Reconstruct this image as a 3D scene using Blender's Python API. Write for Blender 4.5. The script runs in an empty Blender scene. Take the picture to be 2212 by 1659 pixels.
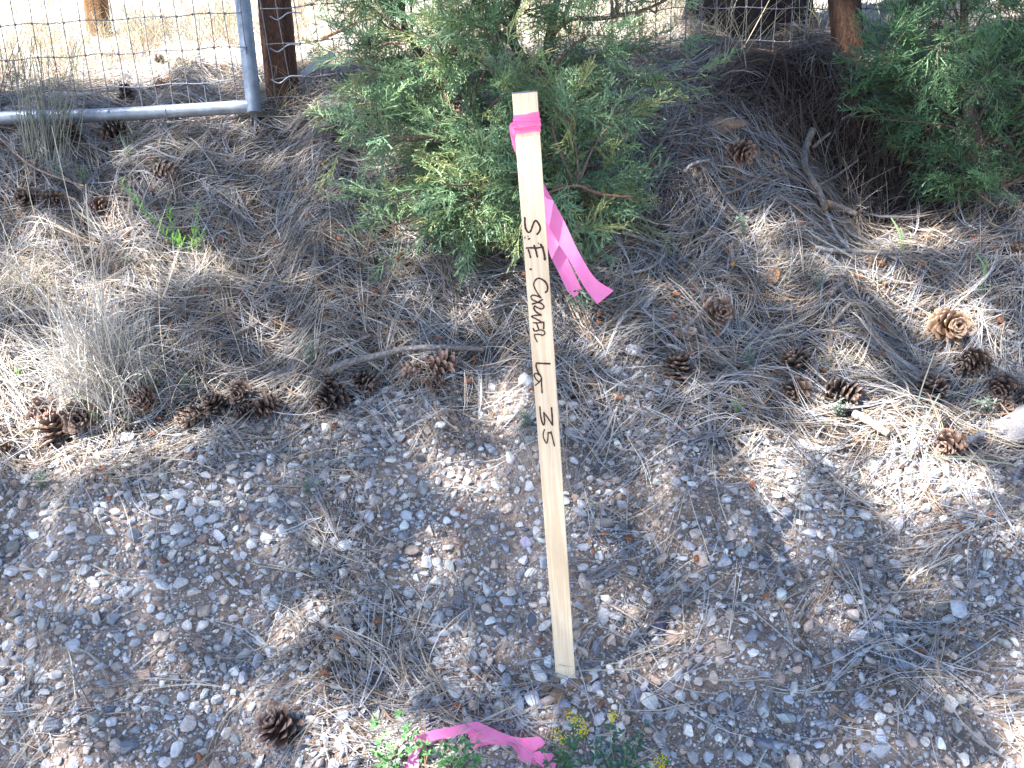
import bpy, bmesh, math, random
import numpy as np
from math import radians, sin, cos, pi
rng = np.random.default_rng(7)
random.seed(7)
scene = bpy.context.scene
COL = scene.collection

# ------------------------------------------------------------------ camera
PITCH, ROLL, FPX = radians(24), radians(3.7), 1723.0      # photo measured on a 2212 x 1659 grid
F = np.array([0, cos(PITCH), -sin(PITCH)])
_R0 = np.array([1., 0, 0]); _U0 = np.array([0, sin(PITCH), cos(PITCH)])
RT = cos(ROLL)*_R0 - sin(ROLL)*_U0
UP = sin(ROLL)*_R0 + cos(ROLL)*_U0
EYE = np.array([0, 0, 1.6])
cam_d = bpy.data.cameras.new("camera"); cam = bpy.data.objects.new("camera", cam_d); COL.objects.link(cam)
from mathutils import Matrix, Vector
M = Matrix.Identity(4)
for i in range(3):
    M[i][0] = RT[i]; M[i][1] = UP[i]; M[i][2] = -F[i]; M[i][3] = EYE[i]
cam.matrix_world = M
cam_d.sensor_width = 36; cam_d.lens = 36*FPX/2212; cam_d.clip_start = .02; cam_d.clip_end = 400
scene.camera = cam

# ------------------------------------------------------------------ light
SUN = np.array([-.52, -.16, .85]); SUN /= np.linalg.norm(SUN)
EL = math.asin(SUN[2]); AZ = math.atan2(SUN[0], SUN[1])
world = bpy.data.worlds.new("World"); scene.world = world; world.use_nodes = True
wn = world.node_tree
sky = wn.nodes.new('ShaderNodeTexSky'); sky.sky_type = 'NISHITA'; sky.sun_disc = False
sky.sun_elevation = EL; sky.sun_rotation = AZ; sky.altitude = 2000
wn.links.new(sky.outputs[0], wn.nodes['Background'].inputs[0])
wn.nodes['Background'].inputs[1].default_value = 0.09
sd = bpy.data.lights.new("sun", 'SUN'); sd.energy = 5.0; sd.angle = radians(.53); sd.color = (1, .96, .91)
so = bpy.data.objects.new("sun", sd); COL.objects.link(so)
so.rotation_euler = Vector(SUN).to_track_quat('Z', 'Y').to_euler()
scene.view_settings.view_transform = 'Standard'; scene.view_settings.look = 'None'
scene.view_settings.exposure = 2.6; scene.view_settings.gamma = 1
scene.cycles.max_bounces = 6; scene.cycles.diffuse_bounces = 4; scene.cycles.transmission_bounces = 3
scene.cycles.transparent_max_bounces = 4
scene.cycles.use_denoising = True

# ------------------------------------------------------------------ terrain
PY = np.array([-60, -6, -2, 0, .6, 1.185, 1.9, 2.65, 3.1, 4.43, 8, 20, 60, 120])
PZ = np.array([-1.2, -.2, -.05, 0, .16, .435, .83, 1.36, 1.50, 1.70, 2.2, 3.6, 7.5, 12])
_ty = np.linspace(-60, 120, 18001); _tz = np.interp(_ty, PY, PZ)
_k = np.hanning(41); _k /= _k.sum(); _tz = np.convolve(np.pad(_tz, 20, mode='edge'), _k, 'valid')
_w = np.random.default_rng(3)
_waves = [(_w.normal(size=2)*s, _w.uniform(0, 6.28), a) for s, a, n in ((7, .009, 5), (18, .0045, 7), (55, .0016, 8), (.8, .05, 3)) for _ in range(n)]
def sm(x, a, b):
    t = np.clip((x-a)/(b-a), 0, 1); return t*t*(3-2*t)
BUMPS = []   # (x, y, radius, height)
def H(x, y):
    x = np.asarray(x, float); y = np.asarray(y, float)
    z = np.interp(y, _ty, _tz)
    for k, ph, a in _waves:
        if a == .05: a = .05*np.clip((np.hypot(x, y-2)-4)/6, 0, 1)
        z = z + a*np.sin(k[0]*x+k[1]*y+ph)
    for bx, by, rx, ry, a in BUMPS:
        z = z + a*np.exp(-((x-bx)/rx)**2-((y-by)/ry)**2)
    return z
def ray(u, v):
    return F + RT*((u-1106)/FPX) + UP*((829.5-v)/FPX)
def P(u, v, z):
    return EYE + z*ray(u, v)
def G(u, v, dz=0.):
    d = ray(u, v); t = np.linspace(.6, 12, 2400)
    q = EYE + t[:, None]*d
    below = q[:, 2] < H(q[:, 0], q[:, 1])+dz
    i = int(np.argmax(below)) if below.any() else len(t)-1
    a, b = t[max(i-1, 0)], t[i]
    for _ in range(12):
        m = (a+b)/2; p = EYE+m*d
        if p[2] < H(p[0], p[1])+dz: b = m
        else: a = m
    return EYE + b*d
def depth(p): return float(np.dot(np.asarray(p)-EYE, F))
def proj(p):
    q = np.asarray(p)-EYE; z = q@F; zz = np.where(z > .05, z, .05)
    return 1106+FPX*(q@RT)/zz, 829.5-FPX*(q@UP)/zz, z
for (u, v, rx, ry, a) in ((1690, 175, .30, .14, .07), (1900, 330, .20, .14, -.13), (1990, 470, .2, .1, -.07), (1560, 330, .25, .12, .03),
                          (1480, 420, .18, .10, .03), (240, 770, .25, .14, .05), (60, 620, .2, .15, .04)):
    p = G(u, v); BUMPS.append((p[0], p[1], rx, ry, a))
BUMPS.append((.067, 1.15, .10, .05, .012))
_dz = .437-float(H(.067, 1.185)); PZ_OFF = _dz
_tz += _dz*np.exp(-((_ty-1.185)/1.0)**2)

# ------------------------------------------------------------------ helpers
def ellsum(u, v, L):
    s = np.zeros_like(np.asarray(u, float))
    for e in L:
        cx, cy, rx, ry, w = e[:5]; a = radians(e[5]) if len(e) > 5 else 0
        dx = u-cx; dy = v-cy; X = dx*cos(a)+dy*sin(a); Y = -dx*sin(a)+dy*cos(a)
        s = np.maximum(s, w*np.exp(-((X/rx)**2+(Y/ry)**2)**1.5*.7))
    return s
BND_U = [-400, 0, 200, 420, 640, 830, 1000, 1090, 1280, 1500, 1600, 1760, 2212, 2800]
BND_V = [1010, 1005, 985, 935, 912, 885, 880, 850, 880, 940, 965, 985, 1000, 1020]
NPATCH = [(850, 950, 330, 35, .55, -4), (730, 1180, 70, 220, .85, 0), (760, 1400, 150, 130, .85), (950, 1530, 200, 60, .7), (620, 1430, 90, 60, .3), (560, 950, 260, 30, .6),
          (1330, 920, 160, 60, .9), (1500, 1000, 260, 50, .5), (1850, 1060, 260, 50, .5), (1300, 1150, 60, 120, .5), (1400, 1330, 120, 180, .45), (1900, 1280, 260, 60, .4),
          (1960, 1450, 170, 90, .6), (1650, 1300, 120, 120, .3), (2150, 1150, 120, 60, .6), (2120, 1340, 100, 50, .5), (280, 1000, 260, 50, .6), (60, 1560, 120, 90, .4), (740, 1560, 90, 90, .5),
          (1080, 1500, 150, 60, .5), (850, 1640, 120, 60, .6)]
GPATCH = [(1110, 830, 60, 40, .95), (1390, 820, 60, 35, .8), (1000, 850, 60, 25, .5), (1640, 960, 80, 25, .6), (2190, 800, 40, 60, .6), (880, 870, 90, 18, .6)]
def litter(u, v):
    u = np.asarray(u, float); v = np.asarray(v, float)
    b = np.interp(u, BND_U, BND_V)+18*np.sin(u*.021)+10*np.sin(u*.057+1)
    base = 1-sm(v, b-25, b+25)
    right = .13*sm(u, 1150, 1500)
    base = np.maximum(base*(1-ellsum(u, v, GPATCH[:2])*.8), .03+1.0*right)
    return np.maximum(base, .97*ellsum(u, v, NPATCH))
def gravel(u, v):
    b = np.interp(u, BND_U, BND_V)+18*np.sin(u*.021)+10*np.sin(u*.057+1)
    return np.maximum(sm(v, b-35, b+10), ellsum(u, v, GPATCH))
LIT = [(250, -60, 900, 130, 1.0), (1950, -30, 500, 75, 1), (1300, -40, 500, 100, 1), (130, 90, 400, 80, .55), (450, 150, 230, 90, .5),
       (470, 262, 130, 22, 1, -6), (380, 325, 70, 22, .8, -15), (80, 590, 110, 55, 1, -20), (225, 660, 120, 55, 1, -10), (120, 830, 190, 75, 1), (90, 950, 190, 80, 1),
       (320, 930, 130, 60, 1), (450, 590, 95, 40, .9), (520, 870, 130, 24, .8), (240, 1130, 60, 20, .9), (420, 790, 90, 30, .75), (980, 690, 60, 14, .9), (560, 670, 80, 15, .8),
       (1100, 880, 75, 45, 1), (950, 905, 50, 25, .8), (1340, 870, 85, 30, .75), (1590, 390, 130, 50, .85, 10), (1570, 220, 90, 50, .9, -10), (1660, 130, 60, 20, .7), (1690, 570, 55, 32, 1),
       (1930, 615, 95, 26, 1), (1840, 600, 60, 20, .8), (2040, 690, 150, 60, .95, 10), (2150, 780, 40, 55, 1, -20), (1860, 720, 70, 20, .6), (1940, 930, 240, 55, 1), (1690, 985, 110, 50, 1),
       (2050, 1050, 180, 55, .8), (1860, 880, 80, 25, .8), (2180, 930, 60, 60, 1), (1760, 890, 60, 18, .7), (1660, 1145, 55, 22, .8), (1960, 1100, 120, 25, .8), (2150, 1165, 80, 20, .7),
       (760, 1600, 120, 85, 1), (640, 1430, 55, 45, .5, 35), (200, 500, 150, 40, .7), (1640, 500, 110, 40, .8), (1950, 520, 110, 40, .8), (600, 760, 70, 25, .6), (1450, 640, 60, 25, .6), (1800, 780, 90, 30, .6), (880, 1660, 80, 50, 1), (920, 1180, 50, 30, .5), (1400, 470, 50, 20, .6), (930, 290, 70, 40, 1), (820, 360, 60, 25, .8),
       (1090, 590, 50, 12, .7), (1500, 500, 70, 20, .5), (1740, 430, 60, 30, .6), (2060, 380, 60, 30, .6), (700, 230, 60, 20, .6), (60, 1640, 90, 40, .5), (1180, 980, 45, 20, .6), (330, 480, 70, 18, .4)]

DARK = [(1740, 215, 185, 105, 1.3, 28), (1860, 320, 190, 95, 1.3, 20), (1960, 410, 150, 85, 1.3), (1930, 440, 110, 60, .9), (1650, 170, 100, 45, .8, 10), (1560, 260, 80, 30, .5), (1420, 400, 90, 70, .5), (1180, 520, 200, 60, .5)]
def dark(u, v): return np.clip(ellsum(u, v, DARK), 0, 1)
def mat(name, col=None, attr=False, rough=.75, spec=.3, nscale=0, namt=0., bump=0., bscale=80, transl=0., metal=0., stretch=None, dark=None):
    m = bpy.data.materials.new(name); m.use_nodes = True; nt = m.node_tree; N = nt.nodes; L = nt.links
    b = N['Principled BSDF']; b.inputs['Roughness'].default_value = rough; b.inputs['Metallic'].default_value = metal
    b.inputs['Specular IOR Level'].default_value = spec
    if attr:
        a = N.new('ShaderNodeAttribute'); a.attribute_name = 'Col'; c = a.outputs['Color']
    else:
        a = N.new('ShaderNodeRGB'); a.outputs[0].default_value = (*col, 1); c = a.outputs[0]
    tc = N.new('ShaderNodeTexCoord'); vec = tc.outputs['Object']
    if stretch:
        mp = N.new('ShaderNodeMapping'); mp.inputs['Scale'].default_value = stretch; L.new(vec, mp.inputs[0]); vec = mp.outputs[0]
    if nscale:
        n = N.new('ShaderNodeTexNoise'); n.inputs['Scale'].default_value = nscale; n.inputs['Detail'].default_value = 5; n.inputs['Roughness'].default_value = .65
        L.new(vec, n.inputs['Vector'])
        mr = N.new('ShaderNodeMapRange'); mr.inputs[1].default_value = .3; mr.inputs[2].default_value = .7
        mr.inputs[3].default_value = 1-namt; mr.inputs[4].default_value = 1+namt; L.new(n.outputs[0], mr.inputs[0])
        mx = N.new('ShaderNodeVectorMath'); mx.operation = 'SCALE'; L.new(c, mx.inputs[0]); L.new(mr.outputs[0], mx.inputs['Scale']); c = mx.outputs[0]
    L.new(c, b.inputs['Base Color'])
    if bump:
        n2 = N.new('ShaderNodeTexNoise'); n2.inputs['Scale'].default_value = bscale; n2.inputs['Detail'].default_value = 4; L.new(vec, n2.inputs['Vector'])
        bp = N.new('ShaderNodeBump'); bp.inputs['Strength'].default_value = bump; bp.inputs['Distance'].default_value = .01
        L.new(n2.outputs[0], bp.inputs['Height']); L.new(bp.outputs[0], b.inputs['Normal'])
    if transl:
        t = N.new('ShaderNodeBsdfTranslucent'); L.new(c, t.inputs[0]); ms = N.new('ShaderNodeMixShader'); ms.inputs[0].default_value = transl
        L.new(b.outputs[0], ms.inputs[1]); L.new(t.outputs[0], ms.inputs[2]); L.new(ms.outputs[0], N['Material Output'].inputs[0])
    return m

class MB:
    """collects vertices, quads, tris and colours of one mesh"""
    def __init__(s): s.V = []; s.Q = []; s.T = []; s.C = []; s.n = 0
    def add(s, V, Q=None, T=None, C=(.5, .5, .5)):
        V = np.asarray(V, float).reshape(-1, 3)
        if Q is not None and len(Q): s.Q.append(np.asarray(Q).reshape(-1, 4)+s.n)
        if T is not None and len(T): s.T.append(np.asarray(T).reshape(-1, 3)+s.n)
        C = np.asarray(C, float)
        if C.ndim == 1: C = np.tile(C, (len(V), 1))
        s.V.append(V); s.C.append(C); s.n += len(V)
    def mesh(s, name, m, smooth=True, origin=None):
        V = np.concatenate(s.V) if s.V else np.zeros((0, 3)); C = np.concatenate(s.C)
        if origin is not None: V = V-np.asarray(origin)
        Q = np.concatenate(s.Q) if s.Q else np.zeros((0, 4), int); T = np.concatenate(s.T) if s.T else np.zeros((0, 3), int)
        me = bpy.data.meshes.new(name); me.vertices.add(len(V)); me.vertices.foreach_set('co', V.astype(np.float32).ravel())
        loops = np.concatenate([Q.ravel(), T.ravel()]).astype(np.int32)
        me.loops.add(len(loops)); me.loops.foreach_set('vertex_index', loops)
        st = np.concatenate([np.arange(len(Q))*4, len(Q)*4+np.arange(len(T))*3]).astype(np.int32)
        me.polygons.add(len(st)); me.polygons.foreach_set('loop_start', st)
        me.polygons.foreach_set('use_smooth', np.full(len(st), smooth))
        me.update(calc_edges=True)
        a = me.color_attributes.new('Col', 'FLOAT_COLOR', 'POINT')
        a.data.foreach_set('color', np.concatenate([C, np.ones((len(C), 1))], 1).astype(np.float32).ravel())
        me.materials.append(m); return me
    def obj(s, name, m, parent=None, smooth=True, origin=None):
        me = s.mesh(name, m, smooth, origin)
        o = bpy.data.objects.new(name, me); COL.objects.link(o)
        if origin is not None: o.location = origin
        if parent is not None:
            o.parent = parent; o.matrix_parent_inverse = parent.matrix_world.inverted() if False else Matrix.Translation(-Vector(parent.location))
        return o
def tag(o, label, cat, group=None):
    o['label'] = label; o['category'] = cat
    if group: o['group'] = group
    return o
def kind(o, k, label=None, cat=None):
    o['kind'] = k
    if label: o['label'] = label
    if cat: o['category'] = cat
    return o
def empty(name, loc, label, cat, group=None):
    o = bpy.data.objects.new(name, None); COL.objects.link(o); o.location = tuple(loc); o.empty_display_size = .05
    return tag(o, label, cat, group)

def tube(mb, pts, rad, n=8, col=(.3, .2, .1), endcol=None, rough=0., cap=True):
    pts = np.asarray(pts, float); k = len(pts); rad = np.broadcast_to(np.asarray(rad, float), (k,))
    tan = np.gradient(pts, axis=0); tan /= np.linalg.norm(tan, axis=1)[:, None]+1e-9
    a = np.array([.31, .22, .93]) if abs(tan[0][2]) < .9 else np.array([1, .1, 0.])
    V = []
    for i in range(k):
        s = np.cross(tan[i], a); s /= np.linalg.norm(s); b = np.cross(s, tan[i])
        th = np.arange(n)/n*2*pi
        rr = rad[i]*(1+rough*rng.normal(size=n))
        V.append(pts[i]+(np.cos(th)*rr)[:, None]*s+(np.sin(th)*rr)[:, None]*b)
    V = np.concatenate(V); i, j = np.meshgrid(np.arange(k-1), np.arange(n), indexing='ij')
    Q = np.stack([i*n+j, i*n+(j+1) % n, (i+1)*n+(j+1) % n, (i+1)*n+j], -1).reshape(-1, 4)
    C = np.asarray(col, float); C = np.tile(C, (len(V), 1)) if C.ndim == 1 else C
    mb.add(V, Q, None, C)
    if cap:
        for e, idx in ((0, 0), (1, k-1)):
            ring = V[idx*n:(idx+1)*n]; ctr = pts[idx]
            T = [(q, (q+1) % n, n) if e else ((q+1) % n, q, n) for q in range(n)]
            mb.add(np.vstack([ring, ctr]), None, T, endcol if endcol is not None else (col if np.ndim(col) == 1 else C[0]))
def spline(p, n=8):
    p = np.asarray(p, float)
    if len(p) < 3: return p[0]+(p[-1]-p[0])*np.linspace(0, 1, n)[:, None]
    q = np.vstack([2*p[0]-p[1], p, 2*p[-1]-p[-2]]); out = []
    for i in range(len(p)-1):
        a, b, c, d = q[i:i+4]
        for t in np.linspace(0, 1, n, endpoint=False):
            out.append(.5*((2*b)+(c-a)*t+(2*a-5*b+4*c-d)*t*t+(3*b-a-3*c+d)*t**3))
    out.append(p[-1]); return np.array(out)

def ribbons(path, width, roll, cols, taper=None):
    """path (N,K,3) -> flat strips with random roll; returns V,Q,C"""
    N, K, _ = path.shape
    d = np.gradient(path, axis=1); d /= np.linalg.norm(d, axis=2, keepdims=True)+1e-9
    s = np.cross(d, np.array([0, 0, 1.])); s /= np.linalg.norm(s, axis=2, keepdims=True)+1e-6
    nrm = np.cross(s, d)
    r = roll[:, None, None]; w = s*np.cos(r)+nrm*np.sin(r)
    wd = np.asarray(width)[:, None, None]*.5
    if taper is not None: wd = wd*taper[None, :, None]
    V = np.stack([path-w*wd, path+w*wd], 2).reshape(-1, 3)
    base = np.arange(N)[:, None]*K*2+np.arange(K-1)[None]*2
    Q = np.stack([base, base+1, base+3, base+2], -1).reshape(-1, 4)
    C = np.repeat(cols, K*2, axis=0)
    return V, Q, C
def ground_needles(x, y, az, L, curv, w, h0, tilt, cols, K=5, arch=.0):
    t = np.linspace(0, 1, K)[None]
    a = az[:, None]+curv[:, None]*(t-.5)
    dx = np.cos(a); dy = np.sin(a); st = (L/(K-1))[:, None]
    X = x[:, None]+np.concatenate([np.zeros((len(x), 1)), np.cumsum(dx[:, :-1]*st, 1)], 1)
    Y = y[:, None]+np.concatenate([np.zeros((len(x), 1)), np.cumsum(dy[:, :-1]*st, 1)], 1)
    # a needle is stiff: it spans small bumps, so take the ground at its ends and middle
    Z = H(X, Y)+h0[:, None]+tilt[:, None]*t*L[:, None]+np.asarray(arch)*np.sin(t*pi)*L[:, None]
    pth = np.stack([X, Y, Z], -1)
    return ribbons(pth, w, rng.normal(0, .6, len(x)), cols, np.array([.7]+[1]*(K-2)+[.35]))

# ------------------------------------------------------------------ materials
m_needle = mat('dry needle', attr=True, rough=.55, spec=.35, transl=.12)
m_ground = mat('soil', attr=True, rough=.95, spec=.1, nscale=60, namt=.35, bump=.9, bscale=220)
m_stone = mat('stone', attr=True, rough=.8, spec=.25, nscale=180, namt=.22, bump=.35, bscale=300)
m_bark = mat('bark', attr=True, rough=.9, spec=.1, nscale=120, namt=.4, bump=.8, bscale=160)
m_cone = mat('cone scale', attr=True, rough=.65, spec=.3, nscale=150, namt=.25)
m_leaf = mat('scale leaf', attr=True, rough=.5, spec=.35, transl=.25)
m_green = mat('green leaf', attr=True, rough=.5, spec=.4, transl=.35)
m_grass = mat('dry grass', attr=True, rough=.6, spec=.3, transl=.3)
m_galv = mat('galvanised steel', (.24, .27, .31), rough=.5, spec=.4, nscale=25, namt=.3, metal=.55)
m_wire = mat('galvanised wire', (.13, .13, .15), rough=.55, spec=.4, metal=.2)
m_pollen = mat('pollen cone', (.31, .125, .065), rough=.6, nscale=400, namt=.4, bump=.6, bscale=500)

# ------------------------------------------------------------------ ground sheet
def axis_pts(lo, hi, f0, f1, fine):
    a = [f0]; s = fine
    mid = list(np.arange(f0, f1, fine)); up = [f1]; s = fine
    while up[-1] < hi: s *= 1.18; up.append(up[-1]+s)
    dn = [f0]; s = fine
    while dn[-1] > lo: s *= 1.18; dn.append(dn[-1]-s)
    return np.array(dn[::-1][:-1]+mid+up)
gx = axis_pts(-110, 110, -2.3, 2.5, .012); gy = axis_pts(-55, 115, .6, 3.3, .012)
X, Y = np.meshgrid(gx, gy); Z = H(X, Y)
V = np.stack([X, Y, Z], -1).reshape(-1, 3)
nx, ny = len(gx), len(gy); ii, jj = np.meshgrid(np.arange(ny-1), np.arange(nx-1), indexing='ij')
Q = np.stack([ii*nx+jj, ii*nx+jj+1, (ii+1)*nx+jj+1, (ii+1)*nx+jj], -1).reshape(-1, 4)
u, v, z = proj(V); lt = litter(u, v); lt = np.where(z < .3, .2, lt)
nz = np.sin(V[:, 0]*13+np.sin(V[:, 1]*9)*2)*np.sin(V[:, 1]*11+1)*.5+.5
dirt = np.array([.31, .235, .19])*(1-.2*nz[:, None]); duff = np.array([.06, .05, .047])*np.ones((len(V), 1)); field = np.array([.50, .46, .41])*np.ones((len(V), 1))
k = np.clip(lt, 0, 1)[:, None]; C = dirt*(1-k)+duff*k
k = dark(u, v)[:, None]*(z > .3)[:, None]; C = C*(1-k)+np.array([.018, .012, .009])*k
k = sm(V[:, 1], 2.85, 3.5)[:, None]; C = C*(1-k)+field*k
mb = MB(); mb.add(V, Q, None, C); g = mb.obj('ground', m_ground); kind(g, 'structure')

# ------------------------------------------------------------------ survey stake
TL, TR_ = P(1106.3, 201.5, 1.197), P(1161, 197.3, 1.197)
BL, BR = P(1201.2, 1472.7, 1.562), P(1243.7, 1460, 1.548)
ax = (BL+BR)/2-(TL+TR_)/2; LEN = np.linalg.norm(ax); ax /= LEN
sx = TR_-TL; sx -= ax*np.dot(sx, ax); sx /= np.linalg.norm(sx); nz_ = np.cross(sx, ax)  # outward normal
if np.dot(nz_, EYE-TL) < 0: nz_ = -nz_
SC = (TL+TR_)/2; SW = .0190
def SP(s, t, n=0.): return SC+ax*s+sx*t+nz_*n
stake_root = empty('survey_stake', SP(LEN, 0, -.004), 'pale wooden survey stake with handwriting standing in the gravel', 'stake')
m_wood = mat('pine lath', (.62, .475, .30), rough=.6, spec=.3, bump=.15, bscale=60)
nt = m_wood.node_tree; N = nt.nodes; L = nt.links
tc = N.new('ShaderNodeTexCoord'); mp = N.new('ShaderNodeMapping'); mp.inputs['Scale'].default_value = (34, 34, 1.1)
L.new(tc.outputs['Object'], mp.inputs[0]); n1 = N.new('ShaderNodeTexNoise'); n1.inputs['Scale'].default_value = 2.4; n1.inputs['Detail'].default_value = 2; n1.inputs['Distortion'].default_value = .6
L.new(mp.outputs[0], n1.inputs['Vector']); wv = N.new('ShaderNodeMath'); wv.operation = 'MULTIPLY'; wv.inputs[1].default_value = 26; L.new(n1.outputs[0], wv.inputs[0])
sn = N.new('ShaderNodeMath'); sn.operation = 'SINE'; L.new(wv.outputs[0], sn.inputs[0])
rp = N.new('ShaderNodeMapRange'); rp.inputs[1].default_value = -1; rp.inputs[2].default_value = 1; L.new(sn.outputs[0], rp.inputs[0])
mx = N.new('ShaderNodeMix'); mx.data_type = 'RGBA'; mx.inputs[6].default_value = (.75, .615, .435, 1); mx.inputs[7].default_value = (.66, .51, .33, 1)
L.new(rp.outputs[0], mx.inputs[0]); L.new(mx.outputs[2], N['Principled BSDF'].inputs['Base Color'])
def lath(mb, s0, s1, w, t, n0, bev=.0012, ns=40):
    ss = np.linspace(s0, s1, ns); prof = [(-w+bev, 0), (w-bev, 0), (w, -bev), (w, -t+bev), (w-bev, -t), (-w+bev, -t), (-w, -t+bev), (-w, -bev)]
    V = np.array([[s, p[0], p[1]+n0] for s in ss for p in prof]); k = len(prof)
    i, j = np.meshgrid(np.arange(ns-1), np.arange(k), indexing='ij')
    Q = np.stack([i*k+j, i*k+(j+1) % k, (i+1)*k+(j+1) % k, (i+1)*k+j], -1).reshape(-1, 4)
    T = [(0, q+1, q) for q in range(1, k-1)]; b = (ns-1)*k; T += [(b, b+q, b+q+1) for q in range(1, k-1)]
    mb.add(V, Q, T)
mb = MB(); lath(mb, .0008, LEN+.12, SW, .0085, 0)
o = mb.obj('board', m_wood, smooth=False)
# local frame: mesh in (s,t,n) -> world through the object matrix so that the grain runs along the stake
Mx = Matrix.Identity(4)
for i in range(3): Mx[i][0] = sx[i]; Mx[i][1] = nz_[i]; Mx[i][2] = ax[i]; Mx[i][3] = SC[i]
co = np.empty(len(o.data.vertices)*3, np.float32); o.data.vertices.foreach_get('co', co); co = co.reshape(-1, 3)[:, [1, 2, 0]]
o.data.vertices.foreach_set('co', co.ravel()); 
if np.linalg.det(np.array([sx, nz_, ax])) > 0: pass
o.parent = stake_root; o.matrix_parent_inverse = Matrix.Identity(4); o.matrix_basis = Matrix.Translation(-Vector(stake_root.location)) @ Mx
m_tip = mat('shade-toned end grain', (.16, .15, .20), rough=.8, nscale=300, namt=.2)  # blue-grey shade of the top end is put into this colour
mb = MB(); lath(mb, -.0012, .0006, SW, .0085, 0, ns=3); mb.V = [SP(0, 0)+a[:, [0]]*ax+a[:, [1]]*sx+a[:, [2]]*nz_ for a in mb.V]
mb.obj('end_cap', m_tip, stake_root, smooth=False)
# handwriting, traced strokes laid on the face of the board
def face_pt(u, v, off=.0004):
    d = ray(u, v); t = np.dot(SC-EYE, nz_)/np.dot(d, nz_); return EYE+d*t+nz_*off
K_ = .737333
def rgA(p): return ((1500+p[0]/8.295)*K_, (620+p[1]/8.295)*K_)
def rgB(p): return ((1520+p[0]/7.54)*K_, (800+p[1]/7.54)*K_)
def rgC(p): return ((1540+p[0]/5.925)*K_, (1040+p[1]/5.925)*K_)
STROKES = [(rgA, 38, [(312, 150), (315, 300), (340, 430), (400, 505), (455, 465), (505, 330), (545, 240), (590, 222), (650, 300), (685, 390), (665, 480), (612, 548)]),
 (rgA, 34, [(350, 885), (450, 878), (580, 885), (700, 868), (755, 862)]), (rgA, 34, [(398, 925), (425, 1020), (450, 1115)]), (rgA, 38, [(535, 825), (575, 930), (615, 1095)]),
 (rgA, 44, [(697, 800), (745, 880), (785, 1040), (800, 1165)]), (rgA, 24, [(313, 622), (314, 645)]), (rgA, 16, [(388, 585), (388, 612)]), (rgA, 34, [(404, 668), (424, 655)]), (rgA, 18, [(643, 758), (643, 782)]), (rgA, 38, [(446, 1398), (462, 1398)]),
 (rgB, 34, [(590, 425), (630, 380), (632, 290), (590, 200), (515, 138)]), (rgB, 26, [(515, 138), (440, 115), (370, 150), (330, 240), (350, 330), (410, 440), (490, 545)]),
 (rgB, 26, [(490, 545), (390, 500), (300, 488), (268, 535), (305, 590), (390, 628)]), (rgB, 30, [(298, 682), (400, 650), (470, 615), (522, 585)]),
 (rgB, 28, [(400, 652), (480, 660), (545, 715), (548, 765), (500, 790), (430, 770), (350, 725)]), (rgB, 30, [(345, 728), (335, 790), (390, 860), (490, 922)]), (rgB, 26, [(490, 932), (400, 928), (300, 948), (288, 968), (400, 1020), (515, 1088)]),
 (rgB, 26, [(320, 1095), (420, 1098), (552, 1080)]), (rgB, 26, [(390, 1105), (418, 1180), (440, 1245)]), (rgB, 28, [(545, 1085), (552, 1150), (548, 1230)]),
 (rgB, 28, [(318, 1225), (340, 1270), (390, 1275), (440, 1258)]), (rgB, 26, [(440, 1258), (500, 1255), (560, 1285), (575, 1330), (530, 1372), (450, 1352), (350, 1352)]), (rgB, 24, [(350, 1355), (350, 1400), (375, 1460), (405, 1515)]),
 (rgC, 26, [(420, 150), (300, 145), (188, 140)]), (rgC, 24, [(188, 140), (182, 200), (215, 290), (265, 375)]), (rgC, 22, [(228, 345), (200, 318), (160, 325), (150, 360), (180, 420), (238, 470)]), (rgC, 20, [(165, 525), (240, 465), (275, 400)]), (rgC, 20, [(277, 395), (275, 500), (286, 655)]),
 (rgC, 22, [(247, 900), (255, 1020), (280, 1150), (310, 1215), (330, 1150), (318, 1050), (315, 995)]), (rgC, 22, [(315, 995), (385, 1090), (465, 1215)]), (rgC, 22, [(465, 1215), (462, 1090), (448, 912)]),
 (rgC, 18, [(325, 1290), (303, 1380), (320, 1460), (365, 1530), (385, 1440), (388, 1350)]), (rgC, 22, [(388, 1345), (415, 1348), (448, 1358)]), (rgC, 20, [(440, 1330), (465, 1430), (500, 1575)])]
m_ink = mat('marker ink', (.045, .018, .014), rough=.5)
mb = MB(); ki = 0
for fn, wpx, pts in STROKES:
    ki += 1; sc = {rgA: 8.295, rgB: 7.54, rgC: 5.925}[fn]
    q = np.array([face_pt(*fn(a), .0003+.00002*ki) for a in pts]); q = spline(q, 6)
    w = wpx*1.0/sc*K_/FPX*1.6/2; d = np.gradient(q, axis=0); d /= np.linalg.norm(d, axis=1)[:, None]; s = np.cross(d, nz_)
    ww = w*(1+.12*rng.normal(size=len(q)))[:, None]; n = len(q)
    V = np.concatenate([q-s*ww, q+s*ww]); i = np.arange(n-1); mb.add(V, np.stack([i, i+n, i+n+1, i+1], -1))
    for e in (0, n-1):
        th = np.arange(8)/8*2*pi; b1 = d[e]; b2 = s[e]
        mb.add(np.vstack([q[e]+w*(np.cos(th)[:, None]*b1+np.sin(th)[:, None]*b2)+nz_*.00001, q[e]+nz_*.00001]), None, [(a, (a+1) % 8, 8) for a in range(8)])
mb.obj('marker_writing', m_ink, stake_root, smooth=False)
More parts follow.
